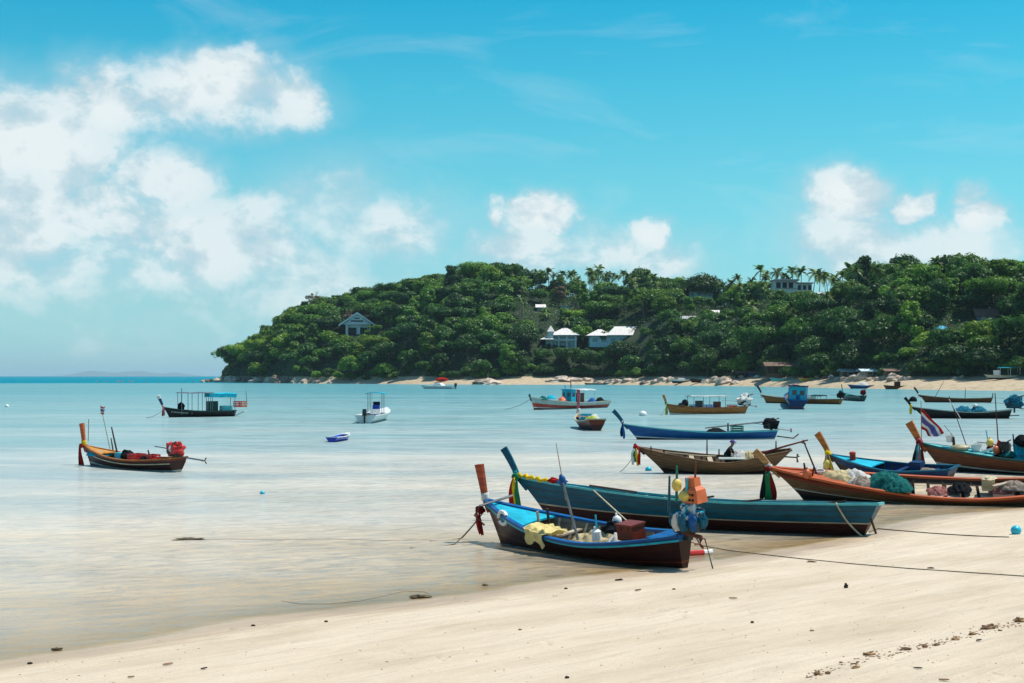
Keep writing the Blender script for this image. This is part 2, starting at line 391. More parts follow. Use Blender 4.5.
# air: the tropical sky turns from milky pale at the horizon to cyan overhead
tint = ramp(nt, [(0.0, (.48, .93, 1.35)), (.05, (.44, .88, 1.0)), (.13, (.36, .97, .95)), (.20, (.20, .98, .97)), (.27, (.05, .90, .98)), (.45, (.22, .8, .98)), (1, (.6, .85, 1.0))])
L.new(math_('MULTIPLY', el, 1.0, clamp=True), tint.inputs['Fac'])
sk = N.new('ShaderNodeMix'); sk.data_type = 'RGBA'; sk.blend_type = 'MULTIPLY'; sk.inputs['Factor'].default_value = 1
L.new(sky.outputs[0], sk.inputs[6]); L.new(tint.outputs[0], sk.inputs[7])
cv = N.new('ShaderNodeCombineXYZ'); L.new(az, cv.inputs[0]); L.new(el, cv.inputs[1])
wn = N.new('ShaderNodeTexNoise'); wn.inputs['Scale'].default_value = 16; wn.inputs['Detail'].default_value = 6; wn.inputs['Roughness'].default_value = .6; L.new(cv.outputs[0], wn.inputs[0])
w1 = N.new('ShaderNodeVectorMath'); w1.operation = 'SUBTRACT'; L.new(wn.outputs['Color'], w1.inputs[0]); w1.inputs[1].default_value = (.5, .5, .5)
w2_ = N.new('ShaderNodeVectorMath'); w2_.operation = 'MULTIPLY'; L.new(w1.outputs[0], w2_.inputs[0]); w2_.inputs[1].default_value = (.07, .05, 0)
wp = N.new('ShaderNodeVectorMath'); wp.operation = 'ADD'; L.new(cv.outputs[0], wp.inputs[0]); L.new(w2_.outputs[0], wp.inputs[1])      # billows: the cloud outlines are folded by turbulence
# cumulus: (azimuth, elevation, half width, half height, weight), as directions on the sky in thousandths of a radian
CL = [(-332,158,80,38,1),(-276,187,42,28,1),(-285,197,20,15,1),(-209,194,66,24,1),(-198,208,30,15,.95),(-152,193,22,20,.9),(-240,134,38,24,.85),(-332,110,80,44,.95),
      (-283,112,55,36,.8),(-170,112,36,24,.6),(-128,122,50,34,.5),(-93,102,50,30,.6),(-318,80,110,42,.62),(-219,92,90,36,.78),(-176,68,100,34,.5),(-230,105,20,12,.85),
      (20,114,22,15,1.05),(-8,115,9,8,.8),(13,90,50,24,.72),(97,100,22,13,1),(111,106,11,9,.85),(90,84,50,20,.68),
      (234,122,30,17,1.1),(225,108,22,14,.8),(276,121,12,12,1),(238,93,52,27,.72),(319,108,20,14,1),(312,124,10,8,.7),(301,88,46,24,.66),(0,40,420,22,.3),(-260,55,170,50,.36),(-130,60,90,40,.36),
      (620,150,150,60,1),(-700,140,180,60,1),(1100,180,200,70,1),(-1300,160,200,60,1),(2000,200,300,80,1),(-2200,180,300,80,1)]
acc = None
for (a, e, rx, ry, wt) in CL:
    s1 = N.new('ShaderNodeVectorMath'); s1.operation = 'SUBTRACT'; L.new(wp.outputs[0], s1.inputs[0]); s1.inputs[1].default_value = (a / 1000, e / 1000, 0)
    s2 = N.new('ShaderNodeVectorMath'); s2.operation = 'MULTIPLY'; L.new(s1.outputs[0], s2.inputs[0]); s2.inputs[1].default_value = (1000 / rx, 1000 / ry, 0)
    s3 = N.new('ShaderNodeVectorMath'); s3.operation = 'LENGTH'; L.new(s2.outputs[0], s3.inputs[0])
    mr = N.new('ShaderNodeMapRange'); mr.interpolation_type = 'SMOOTHSTEP'
    mr.inputs['From Min'].default_value = 1.75; mr.inputs['From Max'].default_value = .15; mr.inputs['To Min'].default_value = 0; mr.inputs['To Max'].default_value = wt
    L.new(s3.outputs[1], mr.inputs['Value'])
    acc = mr.outputs[0] if acc is None else math_('MAXIMUM', acc, mr.outputs[0])
def fbm(scale, detail, rough, off=(0, 0, 0), stretch=(1, 1.35, 1), dist=0.0):
    mp = N.new('ShaderNodeMapping'); mp.inputs['Scale'].default_value = stretch; mp.inputs['Location'].default_value = off; L.new(cv.outputs[0], mp.inputs[0])
    n = N.new('ShaderNodeTexNoise'); n.inputs['Scale'].default_value = scale; n.inputs['Detail'].default_value = detail; n.inputs['Roughness'].default_value = rough; n.inputs['Distortion'].default_value = dist
    L.new(mp.outputs[0], n.inputs[0]); return n.outputs['Fac']
f1 = fbm(21, 12, .60, dist=.2); f1b = fbm(21, 12, .60, off=(-.12, -.24, 0), dist=.2); f2 = fbm(7, 5, .5, off=(3.1, 1.7, 0))
ns = math_('ADD', math_('MULTIPLY', math_('SUBTRACT', f1, .5), 2.6), math_('MULTIPLY', math_('SUBTRACT', f2, .5), 1.2))
dens = math_('MULTIPLY', math_('SUBTRACT', math_('ADD', math_('MULTIPLY', acc, 1.28), math_('MULTIPLY', ns, math_('MULTIPLY_ADD', acc, .85, .15))), .34), 2.0, clamp=True)
dens = math_('POWER', dens, 1.1)
relief = math_('MULTIPLY', math_('SUBTRACT', f1, f1b), 3.4)
lum = math_('ADD', math_('MULTIPLY_ADD', dens, .35, .56), relief, clamp=True)
cc = ramp(nt, [(0, (3.5, 4.9, 5.6)), (.5, (4.6, 5.5, 5.9)), (1, (6.7, 7.0, 7.0))]); L.new(lum, cc.inputs[0])
ci = fbm(5, 6, .6, off=(1, 4, 0), stretch=(1, 3.2, 1), dist=1.2)
ca = math_('MULTIPLY', math_('SUBTRACT', ci, .54, clamp=True), .8)
cm = N.new('ShaderNodeMix'); cm.data_type = 'RGBA'; L.new(ca, cm.inputs['Factor']); L.new(sk.outputs[2], cm.inputs[6]); cm.inputs[7].default_value = (5.8, 6.5, 6.8, 1)
veil = math_('MULTIPLY', math_('POWER', acc, .8), math_('MULTIPLY_ADD', f2, .8, .34), clamp=True)       # thin vapour round the clouds
vm = N.new('ShaderNodeMix'); vm.data_type = 'RGBA'; L.new(veil, vm.inputs['Factor']); L.new(cm.outputs[2], vm.inputs[6]); vm.inputs[7].default_value = (3.4, 5.0, 5.7, 1)
mx = N.new('ShaderNodeMix'); mx.data_type = 'RGBA'; L.new(math_('MULTIPLY', dens, math_('MULTIPLY_ADD', acc, .42, .42, clamp=True)), mx.inputs['Factor']); L.new(vm.outputs[2], mx.inputs[6]); L.new(cc.outputs[0], mx.inputs[7])
L.new(mx.outputs[2], bg.inputs['Color']); bg.inputs['Strength'].default_value = .118

# ------------------------------------------------------------------ shoreline of the near beach
SH = [(-300, 700), (0, 662), (120, 642), (250, 619), (400, 603), (500, 589), (560, 580), (640, 571), (700, 562), (735, 558), (770, 553), (800, 547), (830, 541), (855, 536), (885, 528), (905, 521), (930, 516), (1024, 508), (1150, 501)]
shore = [(-90, -40), (-30, 6)] + [(at(*q).x, at(*q).y) for q in SH] + [(70, 66), (140, 95), (300, 150)]
poly = shore + [(900, 150), (900, -400), (-400, -400), (-400, -40)]
SX = np.array([q[0] for q in shore]); SY = np.array([q[1] for q in shore])
def signed(X, Y):
    """metres inland (+) or seaward (-) of the near shoreline"""
    d = np.full(X.shape, 1e9)
    for i in range(len(SX) - 1):
        ax, ay, bx, by = SX[i], SY[i], SX[i + 1], SY[i + 1]; L2 = (bx - ax) ** 2 + (by - ay) ** 2
        t = np.clip(((X - ax) * (bx - ax) + (Y - ay) * (by - ay)) / L2, 0, 1)
        d = np.minimum(d, np.hypot(X - ax - t * (bx - ax), Y - ay - t * (by - ay)))
    ins = np.zeros(X.shape, bool); n = len(poly)
    for i in range(n):
        x1, y1 = poly[i]; x2, y2 = poly[(i + 1) % n]
        if y1 == y2: continue
        c = ((y1 > Y) != (y2 > Y)) & (X < (x2 - x1) * (Y - y1) / (y2 - y1) + x1); ins ^= c
    return np.where(ins, d, -d)
def wob(X, Y, k, seed=0):
    return (np.sin(X * k + seed) * np.cos(Y * k * 1.3 + seed * 2) + .5 * np.sin(X * k * 2.3 + Y * k * 1.7 + seed * 3) + .25 * np.sin(Y * k * 4.1 - X * k * 3.3 + seed)) / 1.75
def ground_z(X, Y):
    d = signed(X, Y) + .18 * wob(X, Y, .55, 1) + .05 * wob(X, Y, 2.1, 4)
    land = .045 * np.minimum(d, 12) + .03 * np.maximum(d - 12, 0) * np.exp(-np.maximum(d - 12, 0) / 60) + .012 * wob(X, Y, 1.3, 2) * np.minimum(1, np.maximum(d, 0) / 3)
    s = -d; r = np.hypot(X, Y)
    dep = .06 * np.minimum(s, 1.6) + .026 * np.minimum(np.maximum(s - 1.6, 0), 12.4) + .016 * np.clip(s - 14, 0, 60) + .004 * np.clip(s - 74, 0, 300) + .02 * np.clip(r - 880, 0, 800)
    dep = dep + np.minimum(1, s / 6) * (.09 * wob(X * .35, Y, .32, 3) + .05 * wob(X * .5, Y, .9, 7))
    return np.where(d > 0, land, -np.maximum(dep, .004))

def polar(name, a0, a1, na, rs, zfn):
    A = np.linspace(R(a0), R(a1), na); rs = np.array(rs); X = (rs[:, None] * np.sin(A)[None, :]); Y = rs[:, None] * np.cos(A)[None, :]
    Z = zfn(X, Y); v = np.stack([X, Y, Z], -1).reshape(-1, 3); nr = len(rs)
    i, j = np.meshgrid(np.arange(nr - 1), np.arange(na - 1), indexing='ij'); b = (i * na + j).ravel()
    f = np.stack([b, b + 1, b + na + 1, b + na], -1)[:, ::-1]
    me = bpy.data.meshes.new(name); me.vertices.add(len(v)); me.vertices.foreach_set('co', v.ravel()); me.loops.add(f.size); me.loops.foreach_set('vertex_index', f.ravel())
    me.polygons.add(len(f)); me.polygons.foreach_set('loop_start', np.arange(0, f.size, 4)); me.polygons.foreach_set('loop_total', np.full(len(f), 4))
    me.polygons.foreach_set('use_smooth', np.ones(len(f), bool)); me.update(calc_edges=True); me.validate()
    o = bpy.data.objects.new(name, me); col.objects.link(o); return o, v
rr = [0.5, 3, 6, 9] + list(np.geomspace(11, 90, 330)) + list(np.geomspace(92, 2200, 160)) + list(np.geomspace(2300, 40500, 34))
g, _ = polar('beach_ground', -64, 64, 620, rr, ground_z); g['kind'] = 'structure'
g2, _ = polar('inland_ground', 64, 296, 40, [0.5, 5, 12, 25, 50, 100, 200, 500], lambda X, Y: ground_z(X, Y) * 0 + np.where(signed(X, Y) > 0, .9, -.8)); g2['kind'] = 'structure'

def nodes(m): m.use_nodes = True; return m.node_tree, m.node_tree.nodes, m.node_tree.links
def noise_(nt, vec, scale, detail=5, rough=.55, stretch=(1, 1, 1), rot=0.0, dist=0.0):
    if rot:      # turn first, then stretch: features run along the direction rot
        m0 = nt.nodes.new('ShaderNodeMapping'); m0.inputs['Rotation'].default_value = (0, 0, -rot); nt.links.new(vec, m0.inputs[0]); vec = m0.outputs[0]
    mp = nt.nodes.new('ShaderNodeMapping'); mp.inputs['Scale'].default_value = stretch; nt.links.new(vec, mp.inputs[0])
    n = nt.nodes.new('ShaderNodeTexNoise'); n.inputs['Scale'].default_value = scale; n.inputs['Detail'].default_value = detail; n.inputs['Roughness'].default_value = rough; n.inputs['Distortion'].default_value = dist
    nt.links.new(mp.outputs[0], n.inputs[0]); return n.outputs['Fac']
def mixc(nt, f, a, b, mode='MIX'):
    n = nt.nodes.new('ShaderNodeMix'); n.data_type = 'RGBA'; n.blend_type = mode
    for s_, q in ((n.inputs['Factor'], f), (n.inputs[6], a), (n.inputs[7], b)):
        if isinstance(q, (int, float)): s_.default_value = q
        elif isinstance(q, tuple): s_.default_value = (*q, 1)
        else: nt.links.new(q, s_)
    return n.outputs[2]
def M_(nt, op, a, b=None, c=None, clamp=False): return math_(op, a, b, c, clamp, nt)

ms = bpy.data.materials.new('sand'); t, Nn, Ll = nodes(ms); b = Nn['Principled BSDF']; tc2 = Nn.new('ShaderNodeTexCoord'); P = tc2.outputs['Object']
big = noise_(t, P, .35, 4, stretch=(.6, 1.8, 1), rot=.72); mid = noise_(t, P, 1.9, 6, stretch=(.28, 1.9, 1), rot=.74, dist=.6); fine = noise_(t, P, 45, 3); grain = noise_(t, P, 260, 2)
c1 = ramp(t, [(.3, (.475, .385, .275)), (.5, (.545, .452, .335)), (.72, (.595, .505, .385))]); Ll.new(big, c1.inputs[0])
c2 = ramp(t, [(.3, .90), (.5, 1.0), (.7, 1.04)]); Ll.new(mid, c2.inputs[0])
c3 = ramp(t, [(.28, .70), (.41, .97), (.75, 1.08)]); Ll.new(fine, c3.inputs[0])
cc_ = mixc(t, 1.0, mixc(t, 1.0, c1.outputs[0], c2.outputs[0], 'MULTIPLY'), c3.outputs[0], 'MULTIPLY')
sep = Nn.new('ShaderNodeSeparateXYZ'); Ll.new(P, sep.inputs[0])
hz = M_(t, 'ADD', sep.outputs[2], M_(t, 'MULTIPLY', M_(t, 'SUBTRACT', mid, .5), .05))
wet = ramp(t, [(.0, 1.0), (.32, .85), (.5, .0)]); Ll.new(M_(t, 'MULTIPLY_ADD', hz, 5.0, .18, clamp=True), wet.inputs[0])      # damp sand just above the water line
wc = mixc(t, wet.outputs[0], cc_, mixc(t, 1.0, cc_, (.80, .71, .62), 'MULTIPLY'))
sub = ramp(t, [(.0, 0.0), (.5, 1.0)]); Ll.new(M_(t, 'MULTIPLY', sep.outputs[2], -32.0, clamp=True), sub.inputs[0])
wc = mixc(t, sub.outputs[0], wc, mixc(t, 1.0, cc_, (.72, .54, .30), 'MULTIPLY'))      # soaked golden sand under water
Ll.new(wc, b.inputs['Base Color'])
rg = Nn.new('ShaderNodeMapRange'); rg.inputs['To Min'].default_value = .95; rg.inputs['To Max'].default_value = .3; Ll.new(wet.outputs[0], rg.inputs['Value']); Ll.new(rg.outputs[0], b.inputs['Roughness'])
b.inputs['Specular IOR Level'].default_value = .25
hh = M_(t, 'ADD', M_(t, 'MULTIPLY', mid, 1.6), M_(t, 'MULTIPLY', fine, .22)); hh = M_(t, 'ADD', hh, M_(t, 'MULTIPLY', grain, .06))
hh = M_(t, 'ADD', hh, M_(t, 'MULTIPLY', noise_(t, P, 7, 4, stretch=(.6, 1.6, 1), rot=.3), .5))
vo = Nn.new('ShaderNodeTexVoronoi'); vo.feature = 'SMOOTH_F1'; vo.inputs['Scale'].default_value = 1.5; vm2 = Nn.new('ShaderNodeVectorMath'); vm2.operation = 'ADD'; Ll.new(P, vm2.inputs[0]); nvv = Nn.new('ShaderNodeTexNoise'); nvv.inputs['Scale'].default_value = 2.5; Ll.new(P, nvv.inputs[0]); Ll.new(nvv.outputs['Color'], vm2.inputs[1]); Ll.new(vm2.outputs[0], vo.inputs['Vector'])
dm = ramp(t, [(.08, 0.0), (.26, 1.0)]); Ll.new(vo.outputs['Distance'], dm.inputs[0]); trod = ramp(t, [(.5, 0.0), (.62, 1.0)]); Ll.new(noise_(t, P, .22, 3), trod.inputs[0])
hh = M_(t, 'ADD', hh, M_(t, 'MULTIPLY', dm.outputs[0], M_(t, 'MULTIPLY', trod.outputs[0], .9)))      # old trodden dimples in patches
bp = Nn.new('ShaderNodeBump'); bp.inputs['Strength'].default_value = .8; bp.inputs['Distance'].default_value = .06; Ll.new(hh, bp.inputs['Height']); Ll.new(bp.outputs[0], b.inputs['Normal'])
g.data.materials.append(ms); g2.data.materials.append(ms)

# ------------------------------------------------------------------ water
wr = list(np.geomspace(12, 120, 200)) + list(np.geomspace(123, 2200, 160)) + list(np.geomspace(2300, 40500, 44))
wo, wv = polar('sea_water', -64, 64, 420, wr, lambda X, Y: X * 0); wo['kind'] = 'structure'
dep = np.maximum(0, -ground_z(wv[:, 0], wv[:, 1])).astype(np.float32)
at_ = wo.data.attributes.new('depth', 'FLOAT', 'POINT'); at_.data.foreach_set('value', dep)
mw = bpy.data.materials.new('sea_water'); t, Nn, Ll = nodes(mw); Nn.remove(Nn['Principled BSDF']); out = Nn['Material Output']
da = Nn.new('ShaderNodeAttribute'); da.attribute_name = 'depth'; D = da.outputs['Fac']; tcw = Nn.new('ShaderNodeTexCoord'); P = tcw.outputs['Object']
# silt carried by the shallow water: it hides the sand over the first half metre
patch = noise_(t, P, .045, 4, stretch=(.35, 1.6, 1)); patch2 = noise_(t, P, .012, 3, stretch=(.25, 2.2, 1))
fac = M_(t, 'SUBTRACT', 1.0, M_(t, 'POWER', 2.718, M_(t, 'MULTIPLY', D, -3.4)))
Dn = M_(t, 'MULTIPLY', M_(t, 'MULTIPLY_ADD', D, .25, M_(t, 'MULTIPLY', M_(t, 'SUBTRACT', patch, .5), .35)), 1.0, clamp=True)
wcol = ramp(t, [(0.0, (.84, .68, .46)), (.10, (.68, .62, .51)), (.22, (.37, .435, .42)), (.42, (.19, .34, .35)), (.62, (.11, .285, .315)), (1.0, (.0, .18, .25))]); Ll.new(Dn, wcol.inputs[0])
df = Nn.new('ShaderNodeBsdfDiffuse'); Ll.new(wcol.outputs[0], df.inputs[0])
tr = Nn.new('ShaderNodeBsdfTransparent'); tr.inputs[0].default_value = (.93, .96, .95, 1)
m1 = Nn.new('ShaderNodeMixShader'); Ll.new(fac, m1.inputs[0]); Ll.new(tr.outputs[0], m1.inputs[1]); Ll.new(df.outputs[0], m1.inputs[2])
n1 = noise_(t, P, 1.6, 5, .62, stretch=(.45, 1.6, 1), rot=.35, dist=.6); n2 = noise_(t, P, 6.5, 4, .65, stretch=(.5, 1.4, 1), rot=-.2); n3 = noise_(t, P, .22, 3, .5, stretch=(.4, 1.5, 1), rot=.1)
ruf = ramp(t, [(.38, .35), (.62, 1.6)]); Ll.new(noise_(t, P, .02, 4, .6, stretch=(.3, 2.0, 1)), ruf.inputs[0]); n4 = noise_(t, P, .55, 4, .65, stretch=(.45, 1.5, 1), rot=-.1)
hgt = M_(t, 'ADD', M_(t, 'MULTIPLY', n4, M_(t, 'MULTIPLY', ruf.outputs[0], .10)), M_(t, 'ADD', M_(t, 'ADD', M_(t, 'MULTIPLY', n1, .075), M_(t, 'MULTIPLY', n2, .02)), M_(t, 'MULTIPLY', n3, .08)))
calm = Nn.new('ShaderNodeMapRange'); calm.inputs['From Max'].default_value = .35; calm.inputs['To Min'].default_value = .25; Ll.new(D, calm.inputs['Value']); hgt = M_(t, 'MULTIPLY', hgt, calm.outputs[0])
bp = Nn.new('ShaderNodeBump'); bp.inputs['Strength'].default_value = 1.0; bp.inputs['Distance'].default_value = 1.0; Ll.new(hgt, bp.inputs['Height'])
gl = Nn.new('ShaderNodeBsdfGlossy'); gl.inputs['Roughness'].default_value = .07; Ll.new(bp.outputs[0], gl.inputs['Normal'])
fr = Nn.new('ShaderNodeFresnel'); fr.inputs['IOR'].default_value = 1.33; Ll.new(bp.outputs[0], fr.inputs['Normal'])
wind = ramp(t, [(.35, .62), (.65, 1.0)]); Ll.new(patch2, wind.inputs[0])       # ruffled streaks mirror less sky than slick ones
deepk = Nn.new('ShaderNodeMapRange'); deepk.inputs['From Min'].default_value = 2.2; deepk.inputs['From Max'].default_value = 5; deepk.inputs['To Min'].default_value = 1; deepk.inputs['To Max'].default_value = .12; Ll.new(D, deepk.inputs['Value'])
wv1 = noise_(t, P, 1.9, 6, .68, stretch=(.5, 1.3, 1), rot=.42, dist=1.1); wv2 = noise_(t, P, .36, 7, .74, stretch=(.5, .9, 1), rot=-.12, dist=.5)
near_ = Nn.new('ShaderNodeMapRange'); near_.inputs['From Min'].default_value = .25; near_.inputs['From Max'].default_value = 1.1; Ll.new(D, near_.inputs['Value'])
rp1 = ramp(t, [(.36, .35), (.5, .95), (.64, 1.65)]); Ll.new(wv1, rp1.inputs[0]); rp2 = ramp(t, [(.38, .2), (.5, .9), (.63, 1.6)]); Ll.new(wv2, rp2.inputs[0])
rip = Nn.new('ShaderNodeMix'); Ll.new(M_(t, 'MULTIPLY', near_.outputs[0], .8), rip.inputs[0]); Ll.new(rp1.outputs[0], rip.inputs[2]); Ll.new(rp2.outputs[0], rip.inputs[3])      # wave faces turned to the sky mirror more of it
ff = M_(t, 'MULTIPLY', M_(t, 'MULTIPLY', M_(t, 'MULTIPLY', M_(t, 'MINIMUM', fr.outputs[0], .38), rip.outputs[0]), wind.outputs[0]), M_(t, 'MULTIPLY', deepk.outputs[0], M_(t, 'MULTIPLY', D, 55.0, clamp=True)))
m2 = Nn.new('ShaderNodeMixShader'); Ll.new(ff, m2.inputs[0]); Ll.new(m1.outputs[0], m2.inputs[1]); Ll.new(gl.outputs[0], m2.inputs[2]); Ll.new(m2.outputs[0], out.inputs['Surface'])
wo.data.materials.append(mw)

# ------------------------------------------------------------------ headland
def interp(xs, ys, x): return np.interp(x, xs, ys)
def pcol(X, Y): return CX + F * X / np.maximum(Y, 1)
def yshore(p):
    py = interp([150, 215, 300, 480, 600, 760, 830, 900, 1024, 1300], [381.6, 382.2, 383.4, 384.6, 384.6, 386.4, 388, 389.4, 391.0, 393.5], p); return F * H / (py - HY)
def ridgew(p): return 30 + 165 * np.clip((p - 210) / 130, 0, 1) ** .8
def treetop(p): return interp([205, 215, 225, 245, 265, 285, 300, 330, 380, 430, 470, 495, 520, 560, 600, 640, 690, 720, 760, 800, 830, 860, 900, 930, 960, 1024, 1100, 1300],
                              [378, 364, 354, 340, 328, 312, 302, 295, 287, 275, 270, 266, 273, 279, 276, 276, 283, 286, 278, 280, 278, 273, 269, 264, 260, 266, 262, 270], p)
def hill_z(X, Y):
    p = pcol(X, Y); ys = yshore(p); s = Y - ys + 2.5 * np.sin(X * .09) + 1.3 * np.sin(X * .23 + 1); W = ridgew(p); bw = np.clip((p - 230) / 400, .25, 1) * 32
    hr = np.maximum(2, H + (HY - treetop(p)) / F * (ys + W) - 12.5); hb = 1.2 + 2.6 * np.clip((p - 230) / 300, 0, 1)
    q = np.clip((s - bw) / np.maximum(W - bw, 5), 0, 3); up = np.where(q < 1, np.sin(np.minimum(q, 1) * math.pi / 2) ** .85, np.maximum(.55, 1 - .25 * (q - 1)))
    z = np.where(s < 0, .06 * s, np.where(s < bw, hb * np.clip(s / bw, 0, 1) ** .7, hb + (hr - hb) * up)); z = z + np.where(s > bw, 1.6 * np.sin(X * .05 + Y * .03) + .8 * np.sin(X * .13 - Y * .07), 0) * np.clip(q * 3, 0, 1)
    e = np.clip((p - 200) / 30, 0, 1); e = e * e * (3 - 2 * e); return np.maximum(-3.5, z * e - 3.5 * (1 - e))
ps = np.concatenate([np.linspace(150, 300, 90), np.linspace(302, 1300, 330)]); ss = np.concatenate([np.linspace(-60, 40, 46), np.linspace(44, 420, 62)])
PP, SS = np.meshgrid(ps, ss); YY = yshore(PP) + SS; XX = (PP - CX) / F * YY; ZZ = hill_z(XX, YY)
mb = MB(); n = len(ps); vv = np.stack([XX, YY, ZZ], -1).reshape(-1, 3); mb.v = [tuple(q) for q in vv.tolist()]
mb.f = [(j * n + i, j * n + i + 1, (j + 1) * n + i + 1, (j + 1) * n + i) for j in range(len(ss) - 1) for i in range(n - 1)]; mb.m = [0] * len(mb.f)
mh = bpy.data.materials.new('hill_soil'); t, Nn, Ll = nodes(mh); b = Nn['Principled BSDF']; b.inputs['Roughness'].default_value = .95; tch = Nn.new('ShaderNodeTexCoord'); P = tch.outputs['Object']
sep = Nn.new('ShaderNodeSeparateXYZ'); Ll.new(P, sep.inputs[0]); nz = noise_(t, P, .15, 5); nf = noise_(t, P, .9, 5, stretch=(.5, 1.5, 1))
sa = ramp(t, [(.35, (.30, .23, .14)), (.6, (.48, .39, .26))]); Ll.new(nf, sa.inputs[0]); gr = ramp(t, [(.35, (.008, .022, .008)), (.65, (.03, .05, .016))]); Ll.new(nz, gr.inputs[0])
Ll.new(mixc(t, M_(t, 'MULTIPLY', M_(t, 'SUBTRACT', M_(t, 'ADD', sep.outputs[2], nf), 4.4), 1.5, clamp=True), sa.outputs[0], gr.outputs[0]), b.inputs['Base Color'])
ho = mb.build('hillside', mh, None, smooth=True); ho['kind'] = 'structure'

# far islands on the horizon
mb = MB(); secs = []
for i in range(61):
    p = 50 + 150 * i / 60; Y = 38000; X = (p - CX) / F * Y; k = i / 60
    hgt_ = 1.25 * (95 * math.exp(-((k - .28) / .13) ** 2) + 88 * math.exp(-((k - .58) / .14) ** 2) + 60 * math.exp(-((k - .85) / .1) ** 2) + 25 * math.sin(math.pi * k) + 8 * noise.noise(Vector((k * 14, 0, 0))))
    secs.append([(X, Y - 900, -3), (X, Y - 500, max(0, hgt_ * .6)), (X, Y, max(1, hgt_)), (X, Y + 500, max(0, hgt_ * .5)), (X, Y + 900, -3)])
mb.loft(secs, closed=False); io = mb.build('distant_hills', mat('far_hill_green', (.03, .06, .025), var=.3, scale=.001, fine=.002, bump=0), None, smooth=True); io['kind'] = 'structure'

# the air over the bay
mb = MB(); mb.box((0, 20000, 60.0), (60000, 42400, 145)); mb.v = [(x, y, -13.5 if z < 0 else 145) for x, y, z in mb.v]
mv = bpy.data.materials.new('haze'); t, Nn, Ll = nodes(mv); Nn.remove(Nn['Principled BSDF']); pv = Nn.new('ShaderNodeVolumePrincipled')
pv.inputs['Color'].default_value = (.62, .88, 1, 1); pv.inputs['Density'].default_value = 4.0e-5; pv.inputs['Anisotropy'].default_value = .1; Ll.new(pv.outputs[0], Nn['Material Output'].inputs['Volume'])
hb_ = mb.build('haze', mv); hb_['kind'] = 'stuff'
# ------------------------------------------------------------------ buildings on the headland
def hz1(X, Y): return float(hill_z(np.array([X]), np.array([Y]))[0])
def on_hill(px, py, smin=30, smax=230):
    """where the line of sight through (px, py) meets the slope"""
    ys = float(yshore(px)); best = None
    for s in range(smin, smax, 2):
        Y = ys + s; X = (px - CX) / F * Y; z = hz1(X, Y); row = HY - F * (z - H) / Y
        if row <= py: return Vector((X, Y, z))
        if best is None or row < best[0]: best = (row, Vector((X, Y, z)))
    return best[1]
clear = []     # (column from, column to, row that stays free, distance)
def gable(mb, x0, x1, y0, y1, z, h, over=.6, m=0, along='x', t=.25):
    """gable roof with its ridge along x or y"""
    if along == 'x':
        ym = (y0 + y1) / 2; a, b = x0 - over, x1 + over
        prof = [(y0 - over, z - over * .3), (ym, z + h), (y1 + over, z - over * .3), (y1 + over, z - over * .3 - t), (ym, z + h - t), (y0 - over, z - over * .3 - t)]
        mb.loft([[(a, y, q) for y, q in prof], [(b, y, q) for y, q in prof]], m)
    else:
        xm = (x0 + x1) / 2; a, b = y0 - over, y1 + over
        prof = [(x0 - over, z - over * .3), (xm, z + h), (x1 + over, z - over * .3), (x1 + over, z - over * .3 - t), (xm, z + h - t), (x0 - over, z - over * .3 - t)]
        mb.loft([[(x, a, q) for x, q in prof], [(x, b, q) for x, q in prof]], m)
def hip(mb, x0, x1, y0, y1, z, h, over=.6, m=0, inset=None):
    i = (y1 - y0) / 2 + over if inset is None else inset; xm = (x0 + x1) / 2; ym = (y0 + y1) / 2; a = min(x0 - over + i, xm); c = max(x1 + over - i, xm)
    mb.add([(x0 - over, y0 - over, z), (x1 + over, y0 - over, z), (x1 + over, y1 + over, z), (x0 - over, y1 + over, z), (a, ym, z + h), (c, ym, z + h),
            (x0 - over, y0 - over, z - .25), (x1 + over, y0 - over, z - .25), (x1 + over, y1 + over, z - .25), (x0 - over, y1 + over, z - .25)],
           [(0, 1, 5, 4), (1, 2, 5), (2, 3, 4, 5), (3, 0, 4), (0, 6, 7, 1), (1, 7, 8, 2), (2, 8, 9, 3), (3, 9, 6, 0), (6, 9, 8, 7)], m)
def part(name, m, parent, fn, smooth=False):
    mb = MB(); fn(mb); return mb.build(name, m, parent, smooth=smooth)
def window(parent, x, z, w, h, y, m=None, fr=None):
    f = part('window', fr or b_white, parent, lambda q: [q.box((x, y - .04, z + h / 2 + .06), (w + .24, .16, .14)), q.box((x, y - .04, z - h / 2 - .06), (w + .24, .2, .14)),
             q.box((x - w / 2 - .05, y - .03, z), (.12, .14, h)), q.box((x + w / 2 + .05, y - .03, z), (.12, .14, h)), q.box((x, y - .03, z), (.08, .1, h))])
    part('pane', m or m_glass, f, lambda q: q.box((x, y - .012, z), (w - .02, .06, h - .02))); return f
b_white = mat('white_wall_plaster', (.82, .82, .80), rough=.8, var=.12, scale=.6, fine=3, bump=.05)
b_aqua = mat('pale_blue_wall', (.5, .66, .70), rough=.8, var=.15, scale=.6, fine=3, bump=.05); b_roofw = mat('pale_roof_tiles', (.68, .65, .61), rough=.8, var=.2, scale=1.2, fine=4)
b_roofg = mat('grey_roof_tiles', (.42, .43, .43), rough=.8, var=.2, scale=1.2, fine=4); b_roofp = mat('pinkish_roof_tiles', (.50, .40, .38), rough=.8, var=.2, scale=1.2, fine=4)
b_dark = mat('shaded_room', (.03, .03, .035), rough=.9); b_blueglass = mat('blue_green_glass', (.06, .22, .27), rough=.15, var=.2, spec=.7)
b_brown = wood('shack_boards', (.14, .09, .055)); b_rust = mat('rusty_roof_sheet', (.16, .10, .07), rough=.8, var=.4, scale=2); b_blueroof = mat('blue_roof_sheet', (.03, .34, .5), rough=.5, var=.2, scale=2)
b_greyb = mat('grey_blue_wall', (.18, .23, .27), rough=.8, var=.2, scale=.8)
